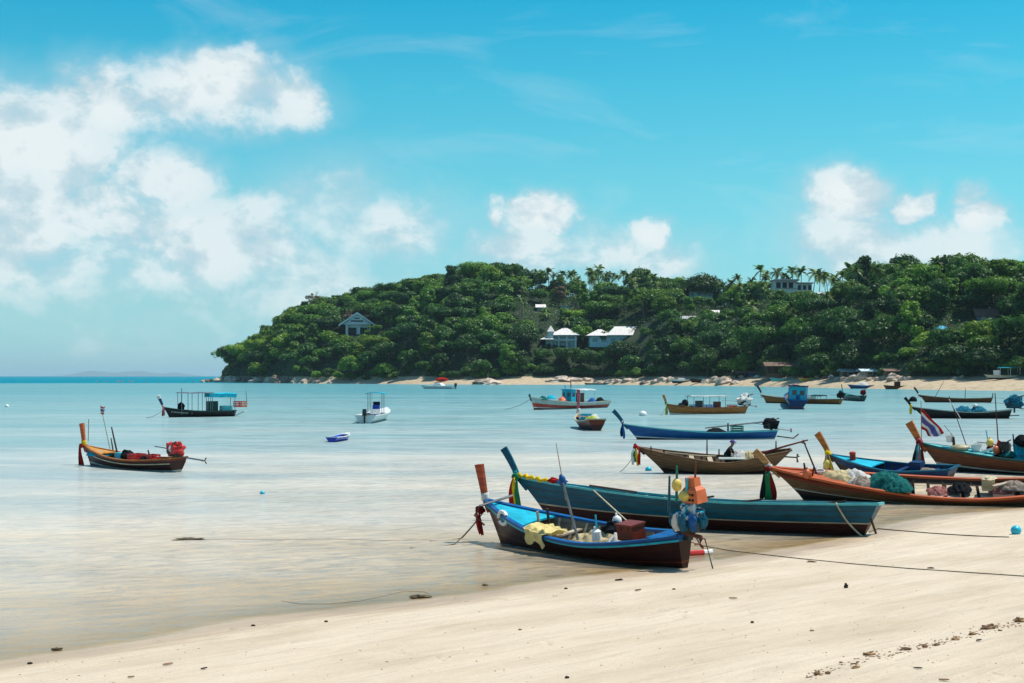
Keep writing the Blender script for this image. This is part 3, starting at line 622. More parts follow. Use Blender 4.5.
def site(name, label, cat, px, py, x0, x1, rz=0.0, foot=0.0, group=None, dy=0, s=None):
    """a building whose floor is seen at row py, between the columns x0 and x1"""
    p = on_hill(px, py) if s is None else Vector(((px - CX) / F * (float(yshore(px)) + s), float(yshore(px)) + s, 0))
    z = H + (HY - py) / F * p.y; o = empty(name, TR(p.x, p.y, z, rz), label, cat, group); k = p.y / F
    if name in ('white_villa', 'gabled_pavilion', 'flat_topped_hotel'): o.scale = (1.14, 1.14, 1.14)
    clear.append((x0 - 2, x1 + 2, py + dy, p.y)); return o, k     # k = metres per pixel
# gabled white pavilion
o, k = site('gabled_pavilion', 'white gabled pavilion with wide open front standing alone among the headland trees', 'house', 357, 335, 341, 373, rz=.15)
w2 = 15 * k
part('wall', b_white, o, lambda q: q.box((0, w2 * .5, 3.5 * k), (w2 * 1.3, w2 * .8, 17 * k)))
for xx_ in (-9, 2, 11): part('pillar', b_white, o, lambda q: q.box((xx_ * k, -.3, 4 * k), (1.3 * k, .6, 12 * k)))
part('doorway', b_dark, o, lambda q: [q.box((5.5 * k, w2 * .1 - .15, 3 * k), (7 * k, .2, 7 * k)), q.box((-4 * k, w2 * .1 - .15, 3 * k), (7 * k, .2, 7 * k))])
part('roof', b_white, o, lambda q: gable(q, -13 * k, 13 * k, -.5, w2, 10 * k, 10 * k, over=3 * k, along='y', t=1.6 * k))
part('gable_panel', b_white, o, lambda q: q.add([(-11 * k, -.6, 10 * k), (11 * k, -.6, 10 * k), (0, -.6, 18.3 * k), (-11 * k, -.2, 10 * k), (11 * k, -.2, 10 * k), (0, -.2, 18.3 * k)], [(0, 1, 2), (3, 5, 4), (0, 3, 4, 1), (1, 4, 5, 2), (2, 5, 3, 0)]))
part('gable_window', b_dark, o, lambda q: [q.box((0, -.72, 12.2 * k), (11 * k, .1, 1.2 * k)), q.box((0, -.72, 14.6 * k), (4.5 * k, .1, .9 * k))])
part('railing', b_white, o, lambda q: [q.box((0, -1.2, 11.0 * k), (20 * k, .12, .35 * k)), q.box((0, -1.0, 9.6 * k), (24 * k, .8, .8 * k))])
# white villa with turret
o, k = site('white_villa', 'two storey white villa with blue glazed verandas and small pyramid turret', 'house', 562, 349, 543, 582, rz=-.1)
part('wall', b_white, o, lambda q: [q.box((-1 * k, 7, 5.5 * k), (27 * k, 9, 13 * k)), q.box((-10 * k, 2, 12 * k), (4.5 * k, 4, 7 * k)), q.box((-1 * k, 1.6, 8.1 * k), (28 * k, 2.2, .9 * k)), q.box((-1 * k, 1.6, 1.0 * k), (28 * k, 2.2, .7 * k))])
for cx_ in (-14, -9, -3, 4, 12): part('veranda_post', b_white, o, lambda q: q.box((cx_ * k, .8, 6 * k), (.7 * k, .5, 11 * k)))
for zz, hh_ in ((4.6, 4.5), (10.2, 3.0)):
    for xx in (-6, .5, 8): window(o, xx * k, zz * k, 5.5 * k, hh_ * k, 2.45, b_blueglass)
part('roof', b_roofw, o, lambda q: [hip(q, -10 * k, 14 * k, .5, 12, 12.4 * k, 6.5 * k, over=.9)])
part('porch_roof', b_roofw, o, lambda q: hip(q, -18 * k, -8 * k, -1, 6, 8.6 * k, 3 * k, over=.7))
part('turret_roof', b_roofw, o, lambda q: hip(q, -12.5 * k, -7.6 * k, 0, 4, 15.4 * k, 5.5 * k, over=.4))
# long roofed building
o, k = site('long_villa', 'long low pale blue building under a wide pale tiled roof', 'house', 617, 346, 588, 648, rz=.02, dy=-5)
part('wall', b_aqua, o, lambda q: q.box((0, 6, 5 * k), (54 * k, 10, 12 * k)))
for i in range(6): window(o, (-22 + i * 9) * k, 6 * k, 5 * k, 4 * k, .95, b_blueglass)
part('roof', b_roofw, o, lambda q: [hip(q, -8 * k, 29 * k, 0, 13, 11 * k, 9 * k, over=1.2, inset=5), hip(q, -29 * k, -4 * k, 0, 12, 10.5 * k, 6.5 * k, over=1.0)])
# smaller roofs higher up
o, k = site('red_walled_house', 'small house with pinkish roof showing between trees above the white villa', 'house', 541, 312, 536, 546, dy=-1)
part('wall', b_roofp, o, lambda q: q.box((0, 4, 1.5 * k), (8 * k, 6, 7 * k))); part('roof', b_roofw, o, lambda q: gable(q, -4.5 * k, 4 * k, .5, 8, 5 * k, 3 * k)); window(o, 1 * k, 2.5 * k, 3 * k, 2 * k, .98)
o, k = site('flat_roofed_house', 'flat grey roofed house half hidden behind ridge palms', 'house', 565, 309, 560, 571, dy=-1)
part('wall', b_aqua, o, lambda q: q.box((0, 4, 0), (9 * k, 6, 5 * k))); part('roof', b_roofg, o, lambda q: q.box((0, 4, 3 * k), (11 * k, 8, .8 * k))); window(o, 0, 1 * k, 5 * k, 1.5 * k, .98)
# aqua house on the ridge
o, k = site('ridge_house', 'pale blue glass fronted house with roof terrace on the ridge', 'house', 700, 297, 687, 714)
part('wall', b_aqua, o, lambda q: [q.box((-5 * k, 6, 4 * k), (11 * k, 9, 15 * k)), q.box((6 * k, 5, 1 * k), (14 * k, 7, 8 * k))])
part('pergola', b_greyb, o, lambda q: [q.box((-5 * k, 5, 16.3 * k), (11 * k, 7, .6 * k))] + [q.box(((-5 + a * 4.8) * k, 5 + b_ * 3, 13.6 * k), (.5 * k, .4, 5 * k)) for a in (-1, 0, 1) for b_ in (-1, 1)])
part('glass_front', b_blueglass, o, lambda q: [q.box((-5 * k, 1.42, 7 * k), (9 * k, .1, 4 * k)), q.box((6 * k, 1.42, 3 * k), (12 * k, .1, 2.6 * k))]); part('roof', b_roofg, o, lambda q: [q.box((6 * k, 5, 5.4 * k), (15 * k, 8.5, .7 * k)), q.box((-5 * k, 6, 11.8 * k), (12 * k, 10, .6 * k))])
# low roofs on the middle slope
o, k = site('small_white_house', 'small house under a bright white pitched roof below the ridge', 'house', 720, 315, 712, 729, dy=-2)
part('wall', b_white, o, lambda q: q.box((0, 4, 0), (12 * k, 6, 4 * k))); part('roof', b_white, o, lambda q: gable(q, -7.5 * k, 7 * k, 0, 8, 1.6 * k, 3.6 * k)); window(o, 0, .4 * k, 4 * k, 1.2 * k, .98)
o, k = site('grey_bungalow', 'low grey roofed bungalow beside a lawn under the ridge', 'house', 688, 320, 680, 697, dy=-2)
part('wall', b_greyb, o, lambda q: q.box((0, 4, 0), (14 * k, 6, 4 * k))); part('roof', b_roofg, o, lambda q: gable(q, -8 * k, 8 * k, 0, 8, 1.8 * k, 2.6 * k)); window(o, 2, .4 * k, 4 * k, 1.2 * k, .98)
# white hotel on the ridge
o, k = site('flat_topped_hotel', 'long white flat topped building with dark balconies on the palm ridge', 'building', 795, 293, 777, 812, rz=.05)
part('wall', b_white, o, lambda q: [q.box((-7 * k, 6, 2 * k), (20 * k, 9, 18 * k)), q.box((9 * k, 6.5, 1 * k), (14 * k, 9, 15 * k))]); part('roof', b_roofp, o, lambda q: [q.box((-7 * k, 5.5, 11.5 * k), (22 * k, 11, 1.3 * k)), q.box((9.5 * k, 6, 9 * k), (15 * k, 10.5, 1 * k))])
for xx in (-14, -8.5, -3): part('balcony', b_dark, o, lambda q: q.box((xx * k, 1.42, 7 * k), (4 * k, .1, 5 * k)))
for xx in (5, 9.5, 14): part('balcony', b_dark, o, lambda q: q.box((xx * k, 1.92, 5 * k), (2.8 * k, .1, 4 * k)))
for zz in (9.6, 4.2): part('railing', b_roofp, o, lambda q: q.box((-7 * k, .9, zz * k), (20 * k, .1, .7 * k)))
o, k = site('ridge_hut', 'tiny white hut just beside the flat topped hotel', 'hut', 823, 296, 818, 827)
part('wall', b_white, o, lambda q: q.box((0, 3, 0), (7 * k, 4, 5 * k))); part('roof', b_roofg, o, lambda q: gable(q, -4 * k, 4 * k, .5, 6, 2.6 * k, 1.6 * k)); window(o, 0, 1 * k, 2.5 * k, 1.4 * k, .98)
# grey-blue house, blue roof
o, k = site('shaded_house', 'grey blue gabled house deep among trees above the blue sheet roof', 'house', 987, 324, 974, 999, rz=-.2, dy=-3)
part('wall', b_greyb, o, lambda q: q.box((0, 5, 4 * k), (18 * k, 8, 10 * k))); part('roof', b_rust, o, lambda q: gable(q, -10 * k, 10 * k, 0, 10, 9 * k, 7 * k)); part('balcony', b_white, o, lambda q: q.box((-2 * k, .4, 1.5 * k), (18 * k, 1, .6 * k))); window(o, -3 * k, 5 * k, 3 * k, 4 * k, .98); window(o, 4 * k, 5 * k, 3 * k, 4 * k, .98)
o, k = site('blue_roofed_hut', 'hut with bright blue sheet roof in the dark lower wood', 'hut', 945, 332, 938, 952, dy=-1)
part('wall', b_greyb, o, lambda q: q.box((0, 4, 0), (10 * k, 5, 5 * k))); part('roof', b_blueroof, o, lambda q: hip(q, -6 * k, 5 * k, 0, 7, 2.4 * k, 4.5 * k, inset=2)); window(o, 0, 0, 4 * k, 2 * k, 1.4)
# beach shacks under the trees
o, k = site('beach_shack', 'open brown wooden shack with railings at the back of the far beach', 'hut', 781, 378, 764, 797, s=30, dy=0)
part('floor', b_brown, o, lambda q: q.box((0, 4, 1.2 * k), (30 * k, 8, 1.2 * k))); part('wall', b_brown, o, lambda q: q.box((0, 7, 6 * k), (28 * k, .3, 10 * k))); part('railing', b_brown, o, lambda q: q.box((0, .3, 3.4 * k), (29 * k, .2, 2.2 * k)))
for xx in (-14, -8, -2, 4, 10, 14): part('post', b_brown, o, lambda q: q.box((xx * k, .5, 7 * k), (.7 * k, .35, 13 * k)))
part('roof', b_rust, o, lambda q: gable(q, -15 * k, 15 * k, 0, 8, 12.5 * k, 3.5 * k))
o, k = site('dark_shelter', 'low dark boat shelter with weathered roof beside the brown shack', 'shelter', 748, 379, 738, 760, s=30, dy=-2)
for xx in (-10, -3, 4, 10): part('post', b_brown, o, lambda q: q.box((xx * k, .5, 3.5 * k), (.6 * k, .3, 8 * k)))
part('roof', b_rust, o, lambda q: gable(q, -11 * k, 11 * k, 0, 7, 7 * k, 2 * k)); part('wall', b_dark, o, lambda q: q.box((0, 7, 3.5 * k), (20 * k, .3, 7 * k)))
for i, (px, mcol, lab) in enumerate(((852, b_roofg, 'grey sheet roofed beach hut behind the heaped pale boulders'), (872, b_aqua, 'beach hut with pale blue awning under the dark trees'), (896, b_rust, 'rust roofed beach hut beside the brown beached boat'))):
    o, k = site('beach_hut', lab, 'hut', px, 376, px - 9, px + 9, s=31, dy=-3, group='huts behind the far beach')
    part('wall', b_brown, o, lambda q: q.box((0, 5, 2 * k), (16 * k, 5, 6 * k))); part('roof', mcol, o, lambda q: gable(q, -9 * k, 9 * k, 1, 8, 5.5 * k, 1.8 * k)); window(o, 0, 2.5 * k, 5 * k, 2.5 * k, 2.45)
# tents / umbrellas at the right of the far beach
for px, m_, lab in ((918, b_roofg, 'grey domed beach umbrella under the dark trees'), (928, m_lteal, 'pale blue beach umbrella next to the grey one')):
    Y = float(yshore(px)) + 34; k = Y / F; o = empty('beach_umbrella', TR((px - CX) * k, Y, hz1((px - CX) * k, Y)), lab, 'umbrella')
    part('pole', m_metal, o, lambda q: q.tube([(0, 0, -.3), (0, 0, 2.6)], .05)); part('canopy', m_, o, lambda q: q.loft([[(math.cos(a * .785) * r, math.sin(a * .785) * r, z) for a in range(8)] for r, z in ((2.0, 1.9), (1.9, 2.05), (1.3, 2.55), (.1, 2.85))]))

# ------------------------------------------------------------------ trees
def leafmat(name, c, c2, trans=.27):
    m = bpy.data.materials.new(name); t, Nn, Ll = nodes(m); Nn.remove(Nn['Principled BSDF'])
    oi = Nn.new('ShaderNodeObjectInfo'); a = Nn.new('ShaderNodeAttribute'); a.attribute_name = 'tone'
    f = M_(t, 'ADD', M_(t, 'MULTIPLY', oi.outputs['Random'], .62), M_(t, 'MULTIPLY', a.outputs['Fac'], .38))
    r = ramp(t, [(0.1, c), (.9, c2)]); Ll.new(f, r.inputs[0])
    v = ramp(t, [(0, .62), (1, 1.3)]); Ll.new(M_(t, 'FRACT', M_(t, 'MULTIPLY', oi.outputs['Random'], 17.3)), v.inputs[0]); cl = mixc(t, 1.0, r.outputs[0], v.outputs[0], 'MULTIPLY')
    d = Nn.new('ShaderNodeBsdfDiffuse'); tr_ = Nn.new('ShaderNodeBsdfTranslucent'); Ll.new(cl, d.inputs[0]); Ll.new(mixc(t, 1.0, cl, (1.0, 1.15, .5), 'MULTIPLY'), tr_.inputs[0])
    x = Nn.new('ShaderNodeMixShader'); x.inputs[0].default_value = trans; Ll.new(d.outputs[0], x.inputs[1]); Ll.new(tr_.outputs[0], x.inputs[2])
    g_ = Nn.new('ShaderNodeBsdfGlossy'); g_.inputs['Roughness'].default_value = .45; y = Nn.new('ShaderNodeMixShader'); y.inputs[0].default_value = .025
    Ll.new(x.outputs[0], y.inputs[1]); Ll.new(g_.outputs[0], y.inputs[2]); Ll.new(y.outputs[0], Nn['Material Output'].inputs['Surface']); return m
lf_dark = leafmat('dark_leaves', (.022, .075, .02), (.055, .135, .02)); lf_mid = leafmat('mid_green_leaves', (.065, .17, .02), (.13, .25, .028)); lf_bright = leafmat('bright_green_leaves', (.12, .24, .022), (.21, .33, .035))
lf_yel = leafmat('yellowing_leaves', (.16, .17, .02), (.26, .24, .035)); lf_brown = leafmat('dry_leaves', (.10, .07, .035), (.16, .11, .06)); lf_palm = leafmat('palm_leaves', (.06, .14, .035), (.20, .27, .09), .3)
m_bark = mat('grey_bark', (.10, .08, .06), rough=.95, var=.4, scale=2, bump=.4); m_palmbark = mat('palm_bark', (.20, .17, .13), rough=.95, var=.3, scale=3)

def leaf_mesh(name, pts, nrm, size, tone, m, aspect=1.5):
    """many small leaf faces: pts (n,3), normals (n,3), half size (n,)"""
    n = len(pts); rg_ = np.random.default_rng(n); a = rg_.normal(size=(n, 3)); nrm = nrm / np.linalg.norm(nrm, axis=1, keepdims=True)
    u = np.cross(nrm, a); u /= np.linalg.norm(u, axis=1, keepdims=True); v = np.cross(nrm, u); s = size[:, None]
    P0 = pts - u * s * aspect; P1 = pts - v * s * .8; P2 = pts + u * s * aspect; P3 = pts + v * s * .8 + nrm * s * .3
    V = np.stack([P0, P1, P2, P3], 1).reshape(-1, 3); me = bpy.data.meshes.new(name); me.vertices.add(4 * n); me.vertices.foreach_set('co', V.ravel().astype(np.float32))
    me.loops.add(4 * n); me.loops.foreach_set('vertex_index', np.arange(4 * n)); me.polygons.add(n); me.polygons.foreach_set('loop_start', np.arange(0, 4 * n, 4)); me.polygons.foreach_set('loop_total', np.full(n, 4))
    me.update(calc_edges=True); at = me.attributes.new('tone', 'FLOAT', 'POINT'); at.data.foreach_set('value', np.repeat(tone, 4).astype(np.float32)); me.materials.append(m); return me
def crown_mesh(seed, Rr, Hh, m, nl=22, n=5200, leaf=.36, sparse=0.0, kind='round'):
    """clumps of leaves spread through a crown of radius Rr between 0.25 Hh and Hh"""
    rg_ = np.random.default_rng(seed); P = []; Q = []; T = []
    for i in range(nl):
        a = rg_.uniform(0, 6.283); e = rg_.uniform(-.25, 1) ; rr_ = Rr * rg_.uniform(.45, .92) * math.cos(e * 1.2) ; cz = Hh * (.60 + .30 * e)
        if kind == 'umbrella': cz = Hh * rg_.uniform(.72, .9); rr_ = Rr * rg_.uniform(.2, 1.0)
        if kind == 'tall': cz = Hh * rg_.uniform(.3, .95); rr_ = Rr * rg_.uniform(.2, .75) * (1.15 - cz / Hh * .6)
        c = np.array([math.cos(a) * rr_, math.sin(a) * rr_, cz]); lr = Rr * rg_.uniform(.15, .38) * (1 - sparse * .3); k = int(n / nl * rg_.uniform(.6, 1.4) * (1 - sparse))
        d = rg_.normal(size=(k, 3)); d /= np.linalg.norm(d, axis=1, keepdims=True); d[:, 2] = np.abs(d[:, 2]) * np.where(rg_.uniform(size=k) < .75, 1, -1)
        r = lr * rg_.uniform(.72, 1.12, size=k); sub = 1 + .22 * np.sin(d[:, 0] * 9 + i) * np.cos(d[:, 1] * 8 + i * 2); pos = c + d * (r * sub)[:, None] * np.array([1.15, 1.15, .78])
        P.append(pos); Q.append(d + np.array([0, 0, .35]) + rg_.normal(size=(k, 3)) * .45); T.append(np.clip(np.full(k, rg_.uniform(0, 1)) + rg_.normal(size=k) * .15, 0, 1))
    P = np.concatenate(P); return leaf_mesh('crown', P, np.concatenate(Q), leaf * rg_.uniform(.6, 1.3, size=len(P)), np.concatenate(T), m)
def trunk_mesh(seed, Hh, Rr, r0=.35, bare=False):
    rn = random.Random(seed); mb = MB(); top = Vector((rn.uniform(-.6, .6), rn.uniform(-.6, .6), Hh * .62)); mb.tube([(0, 0, -2.5), (0, 0, 0), top * .5 + Vector((.3, 0, 0)), top], [r0 * 1.3, r0, r0 * .75, r0 * .45], n=7)
    for i in range(9 if bare else 6):
        a = rn.uniform(0, 6.28); s_ = top * rn.uniform(.5, 1); e = Vector((math.cos(a) * Rr * rn.uniform(.5, .9), math.sin(a) * Rr * rn.uniform(.5, .9), Hh * rn.uniform(.68, .95))); md = s_.lerp(e, .5) + Vector((0, 0, .5))
        mb.tube([s_, md, e], [r0 * .4, r0 * .26, r0 * .1], n=5)
        if bare:
            for q in range(4): mb.tube([md.lerp(e, q / 4), e + Vector((rn.uniform(-2, 2), rn.uniform(-2, 2), rn.uniform(-.5, 1.6)))], [r0 * .14, .04], n=4)
    me_o = mb.build('trunk', m_bark); me = me_o.data; bpy.data.objects.remove(me_o); return me
def palm_mesh(seed, Hh, fl=4.3, nf=19):
    rn = random.Random(seed); mb = MB(); lean = rn.uniform(-1.5, 1.5); pts = [(lean * (i / 6) ** 2, .3 * math.sin(i), -2 + (Hh + 2) * i / 6) for i in range(7)]; mb.tube(pts, [.26, .2, .17, .16, .15, .15, .16], n=6)
    tm = mb.build('trunk', m_palmbark); tme = tm.data; bpy.data.objects.remove(tm); top = np.array(pts[-1]); P = []; Q = []; S = []; T = []; mb = MB(); tones = []
    for f in range(nf):
        a = f * 2.4 + rn.uniform(-.3, .3); up = rn.uniform(-.2, 1.3); ln = fl * rn.uniform(.8, 1.15); dirx, diry = math.cos(a), math.sin(a); spine = []
        for i in range(8):
            u = i / 7; rad = ln * (u * math.cos(up * .8) * (1 - .18 * u)); z = ln * (math.sin(up) * u - (.5 + .25 * (up < .2)) * u * u * .9)
            spine.append(Vector((top[0] + dirx * rad, top[1] + diry * rad, top[2] + z)))
        tn = rn.uniform(0, 1) if up > -.1 else 1.0
        for i in range(7):
            for sd_ in (1, -1):
                for h_ in (.15, .6):
                    p = spine[i].lerp(spine[i + 1], h_); d = (spine[i + 1] - spine[i]).normalized(); side = Vector((-diry, dirx, 0)) * sd_; w_ = .95 * math.sin(math.pi * min(1, .12 + (i + h_) / 7 * .85)) + .12
                    tip = p + side * w_ + d * .45 + Vector((0, 0, -.3 * w_)); mb.add([p - d * .2, p + d * .26, tip], [(0, 1, 2)]); tones += [tn] * 3
    co = mb.build('crown', lf_palm); cme = co.data; bpy.data.objects.remove(co); at = cme.attributes.new('tone', 'FLOAT', 'POINT'); at.data.foreach_set('value', np.array(tones, np.float32)); return tme, cme
BL = []      # (height, radius, trunk mesh, {leaf name: crown mesh})
MATS = {'dark': lf_dark, 'mid': lf_mid, 'bright': lf_bright, 'yellow': lf_yel, 'dry': lf_brown}
for i, (hh_, rr_, kd, nl) in enumerate(((11, 7.2, 'round', 26), (12, 6.4, 'round', 22), (10, 7.8, 'round', 30), (13, 8.4, 'umbrella', 30), (14, 5.4, 'tall', 22), (9, 5.8, 'round', 18))):
    me0 = crown_mesh(100 + i, rr_, hh_, lf_dark, nl=nl + 10, n=6800, leaf=.33, kind=kd); d_ = {'dark': me0}
    for nme in ('mid', 'bright', 'yellow', 'dry'):
        if nme in ('yellow', 'dry') and i not in (1, 4, 5): continue
        c_ = me0.copy(); c_.materials.clear(); c_.materials.append(MATS[nme]); d_[nme] = c_
    BL.append((hh_, rr_, trunk_mesh(50 + i, hh_, rr_), d_))
PB = [(h_, *palm_mesh(200 + i, h_, nf=17 + i)) for i, h_ in enumerate((11.5, 13.5, 15.0, 12.5))]
def linko(name, me, parent): o = bpy.data.objects.new(name, me); o.parent = parent; col.objects.link(o); return o
ZN = [(235, 'at the rocky tip of the headland'), (300, 'between headland tip and gabled pavilion'), (345, 'seaward of the gabled pavilion'), (400, 'beyond the gabled pavilion'), (455, 'under the first rise of the ridge'), (510, 'under the rounded ridge top'), (545, 'beside the turreted white villa'),
      (590, 'between the turreted and long villas'), (650, 'around the long pale roofed villa'), (690, 'beyond the long pale roofed villa'), (730, 'around the pale blue ridge house'), (775, 'between blue ridge house and hotel'), (830, 'around the white hotel'), (885, 'behind the beach huts'), (935, 'between beach huts and blue roof'), (990, 'around the blue sheet roof'), (9999, 'above the teal canopied boat')]
def zone(px):
    for a, b_ in ZN:
        if px < a: return b_
def place_tree(X, Y, z, kindn, v, sc_, rz, tier):
    px = CX + F * X / Y
    if kindn == 'palm':
        hh_, tme, cme = PB[v]; o = empty('palm_tree', TR(X, Y, z, rz) @ Matrix.Scale(sc_, 4), ('%s coconut palm %s, %s' % ('tall' if hh_ * sc_ > 13.5 else 'short', tier, zone(px))), 'palm tree', 'coconut palms on the hill'); linko('trunk', tme, o); linko('crown', cme, o)
    else:
        hh_, rr_, tme, d_ = BL[v]; S_ = Matrix.Diagonal((sc_ * (1 + .15 * math.sin(X)), sc_, sc_ * (1 + .12 * math.cos(X * 3)), 1)); shape = ('round', 'round', 'broad', 'flat topped', 'narrow', 'bushy')[v]
        cn = {'dark': 'dark green', 'mid': 'mid green', 'bright': 'bright green', 'yellow': 'yellow leaved', 'dry': 'dry brown'}[kindn]
        o = empty('broadleaf_tree', TR(X, Y, z, rz) @ S_, ' '.join(('%s %s tree %s, %s' % (cn, shape, tier, zone(px))).split()[:16]), 'tree', 'broadleaf trees on the hill'); linko('trunk', tme, o); linko('crown', d_[kindn], o)
    return o
rn = random.Random(11); cand = []
x_ = -235.0; row = 0
while x_ < 330:
    Y0 = 420.0 + (row % 2) * 6
    while Y0 < 1420:
        X = x_ + rn.uniform(-3.5, 3.5); Y = Y0 + rn.uniform(-4, 4); p_ = CX + F * X / Y; sd2 = Y - float(yshore(p_)); W_ = float(ridgew(p_)); bw_ = max(.25, min(1, (p_ - 230) / 400)) * 32
        if 226 < p_ < 1058 and sd2 > bw_ - 2 and sd2 < W_ + 12: cand.append((X, Y, p_, (sd2 - bw_) / max(20, W_ - bw_)))
        Y0 += 12.5
    x_ += 11.0; row += 1
nb = npm = 0; plan = []
def fits(X, Y, p_, z, h_, r_):
    """trees may not hide the houses: shorten or drop those in front of one"""
    k = 1.0; pr = r_ * F / Y
    for a, b_, row_, Yb in clear:
        if Y < Yb + 2 and p_ + pr * .6 > a and p_ - pr * .6 < b_:
            top = H + (HY - row_) / F * Y - z
            if Yb - 9 < Y: return 0
            k = min(k, max(top / h_, .42))
        elif Y < Yb + 5 and Y >= Yb and p_ + pr * .3 > a and p_ - pr * .3 < b_: return 0
    return k
for (X, Y, p_, q) in cand:
    z = hz1(X, Y) - .3; tier = 'beside the far beach' if q < .14 else 'on the lower slope' if q < .4 else 'on the upper slope' if q < .8 else 'on the skyline'
    palm = False
    if q > .62 and (512 < p_ < 665 or 735 < p_ < 880): palm = rn.random() < .68
    elif q > .2 and (510 < p_ < 660 or 700 < p_ < 960): palm = rn.random() < (.5 if p_ < 665 else .28)
    v = rn.randrange(6); u = rn.random(); lf = 'dark' if u < .34 else 'mid' if u < .82 else 'bright' if u < .965 else 'dry'
    if p_ > 700 or q < .2: lf = 'dark' if rn.random() < .5 else lf
    if 240 < p_ < 300 and rn.random() < .4: lf = 'bright'
    if lf == 'dry' and v not in (1, 4, 5): v = 5
    sc_ = rn.uniform(.85, 1.2); hr_ = BL[v][0] * sc_; rr_ = BL[v][1] * sc_
    if palm:
        v = rn.randrange(4); sc_ = rn.uniform(.95, 1.2); hr_ = PB[v][0] * sc_; rr_ = 3.5
        if q > .5: sc_ *= max(.6, min(1, (H + (HY + 5 - float(treetop(p_))) / F * Y - z) / (hr_ * 1.08))); hr_ = PB[v][0] * sc_
    k = fits(X, Y, p_, z, hr_, rr_)
    if q > .85 and not palm:       # the skyline follows the photograph's ridge
        tgt = H + (HY - float(treetop(p_))) / F * Y - z; k = min(k, max(.55, tgt / hr_ * rn.uniform(.86, 1.04)))
    if k < .33: continue
    if k < 1: sc_ *= max(k, .36)
    if palm and k < .8: palm = False; v = 5; sc_ = .5; lf = 'mid'
    if palm: npm += 1; place_tree(X, Y, z, 'palm', v, sc_, rn.uniform(0, 6.28), tier)
    else: plan.append((hr_ * min(k, 1) / Y * (1.5 if q > .8 else 1), X, Y, z, lf, v, sc_, rn.uniform(0, 6.28), tier))
plan.sort(key=lambda a: -a[0]); KEEP = 280
for _, X, Y, z, lf, v, sc_, rz, tier in plan[:KEEP]: place_tree(X, Y, z, lf, v, sc_, rz, tier); nb += 1
def coarse(v):
    me = crown_mesh(400 + v, BL[v][1], BL[v][0], lf_mid, nl=20, n=2600, leaf=.5, kind=('round', 'round', 'round', 'umbrella', 'tall', 'round')[v]); a = np.empty(len(me.vertices) * 3, np.float32); me.vertices.foreach_get('co', a); t_ = np.empty(len(me.vertices), np.float32); me.attributes['tone'].data.foreach_get('value', t_); return a.reshape(-1, 3), t_
CO = [coarse(v) for v in range(6)]
for lfn in ('dark', 'mid', 'bright'):
    V = []; T = []
    for _, X, Y, z, lf, v, sc_, rz, tier in plan[KEEP:]:
        if (lf if lf in ('dark', 'mid', 'bright') else 'mid') != lfn: continue
        a, t_ = CO[v]; c_, s2_ = math.cos(rz), math.sin(rz); V.append(np.stack([X + sc_ * (a[:, 0] * c_ - a[:, 1] * s2_), Y + sc_ * (a[:, 0] * s2_ + a[:, 1] * c_), z + sc_ * a[:, 2]], -1)); T.append(np.clip(t_ * .5 + rn.random() * .5, 0, 1))
    if not V: continue
    V = np.concatenate(V); n4 = len(V); me = bpy.data.meshes.new('distant_woodland'); me.vertices.add(n4); me.vertices.foreach_set('co', V.ravel().astype(np.float32)); me.loops.add(n4); me.loops.foreach_set('vertex_index', np.arange(n4)); me.polygons.add(n4 // 4)
    me.polygons.foreach_set('loop_start', np.arange(0, n4, 4)); me.polygons.foreach_set('loop_total', np.full(n4 // 4, 4)); me.update(calc_edges=True); at_ = me.attributes.new('tone', 'FLOAT', 'POINT'); at_.data.foreach_set('value', np.concatenate(T).astype(np.float32)); me.materials.append(MATS[lfn])
    wo_ = bpy.data.objects.new('distant_woodland', me); col.objects.link(wo_); wo_['kind'] = 'stuff'
# individual trees of the photograph
def special(px, py_top, s, kindn, v, hh_, lab=None):
    Y = float(yshore(px)) + s; X = (px - CX) / F * Y; z = hz1(X, Y) - .5; top = H + (HY - py_top) / F * Y; base_h = PB[v][0] if kindn == 'palm' else BL[v][0]; sc_ = (top - z) / (base_h * (1.08 if kindn == 'palm' else 1))
    o = place_tree(X, Y, z, kindn, v, max(.5, min(1.6, sc_)), px * .7, 'on the skyline'); 
    if lab: o['label'] = lab
    return o
for px, py in ((531, 271), (540, 273), (549, 268), (563, 272), (572, 271), (590, 269), (599, 266), (615, 274), (736, 276), (751, 278), (760, 265), (775, 270), (793, 268), (800, 269), (812, 270), (819, 272), (826, 274), (836, 275), (853, 266), (524, 276)): special(px, py, ridgew(px) + rn.uniform(-6, 6), 'palm', rn.randrange(4), 12)
for px, py, s__, v in ((635, 324, 92, 3), (378, 0, 60, 1), (628, 0, 70, 0), (600, 333, 60, 2), (760, 335, 110, 1)):
    if py: special(px, py - 10, s__, 'palm', v, 12)
special(779, 288, 128, 'mid', 4, 12, 'tall narrow pale green tree rising in front of the white hotel'); special(932, 290, 120, 'yellow', 1, 12, 'tree with yellow blossom crown above the blue sheet roof')
special(600, 300, 110, 'dark', 3, 12, 'large dark flat topped tree above the long villa roof'); special(545, 262, 195, 'dark', 1, 12) if False else None
for px, py in ((497, 263), (520, 268), (641, 272), (675, 276), (702, 277), (960, 257), (870, 265), (905, 262)): special(px, py, ridgew(px) - 4, 'dark' if px != 675 else 'mid', 0 if px % 2 else 2, 12)
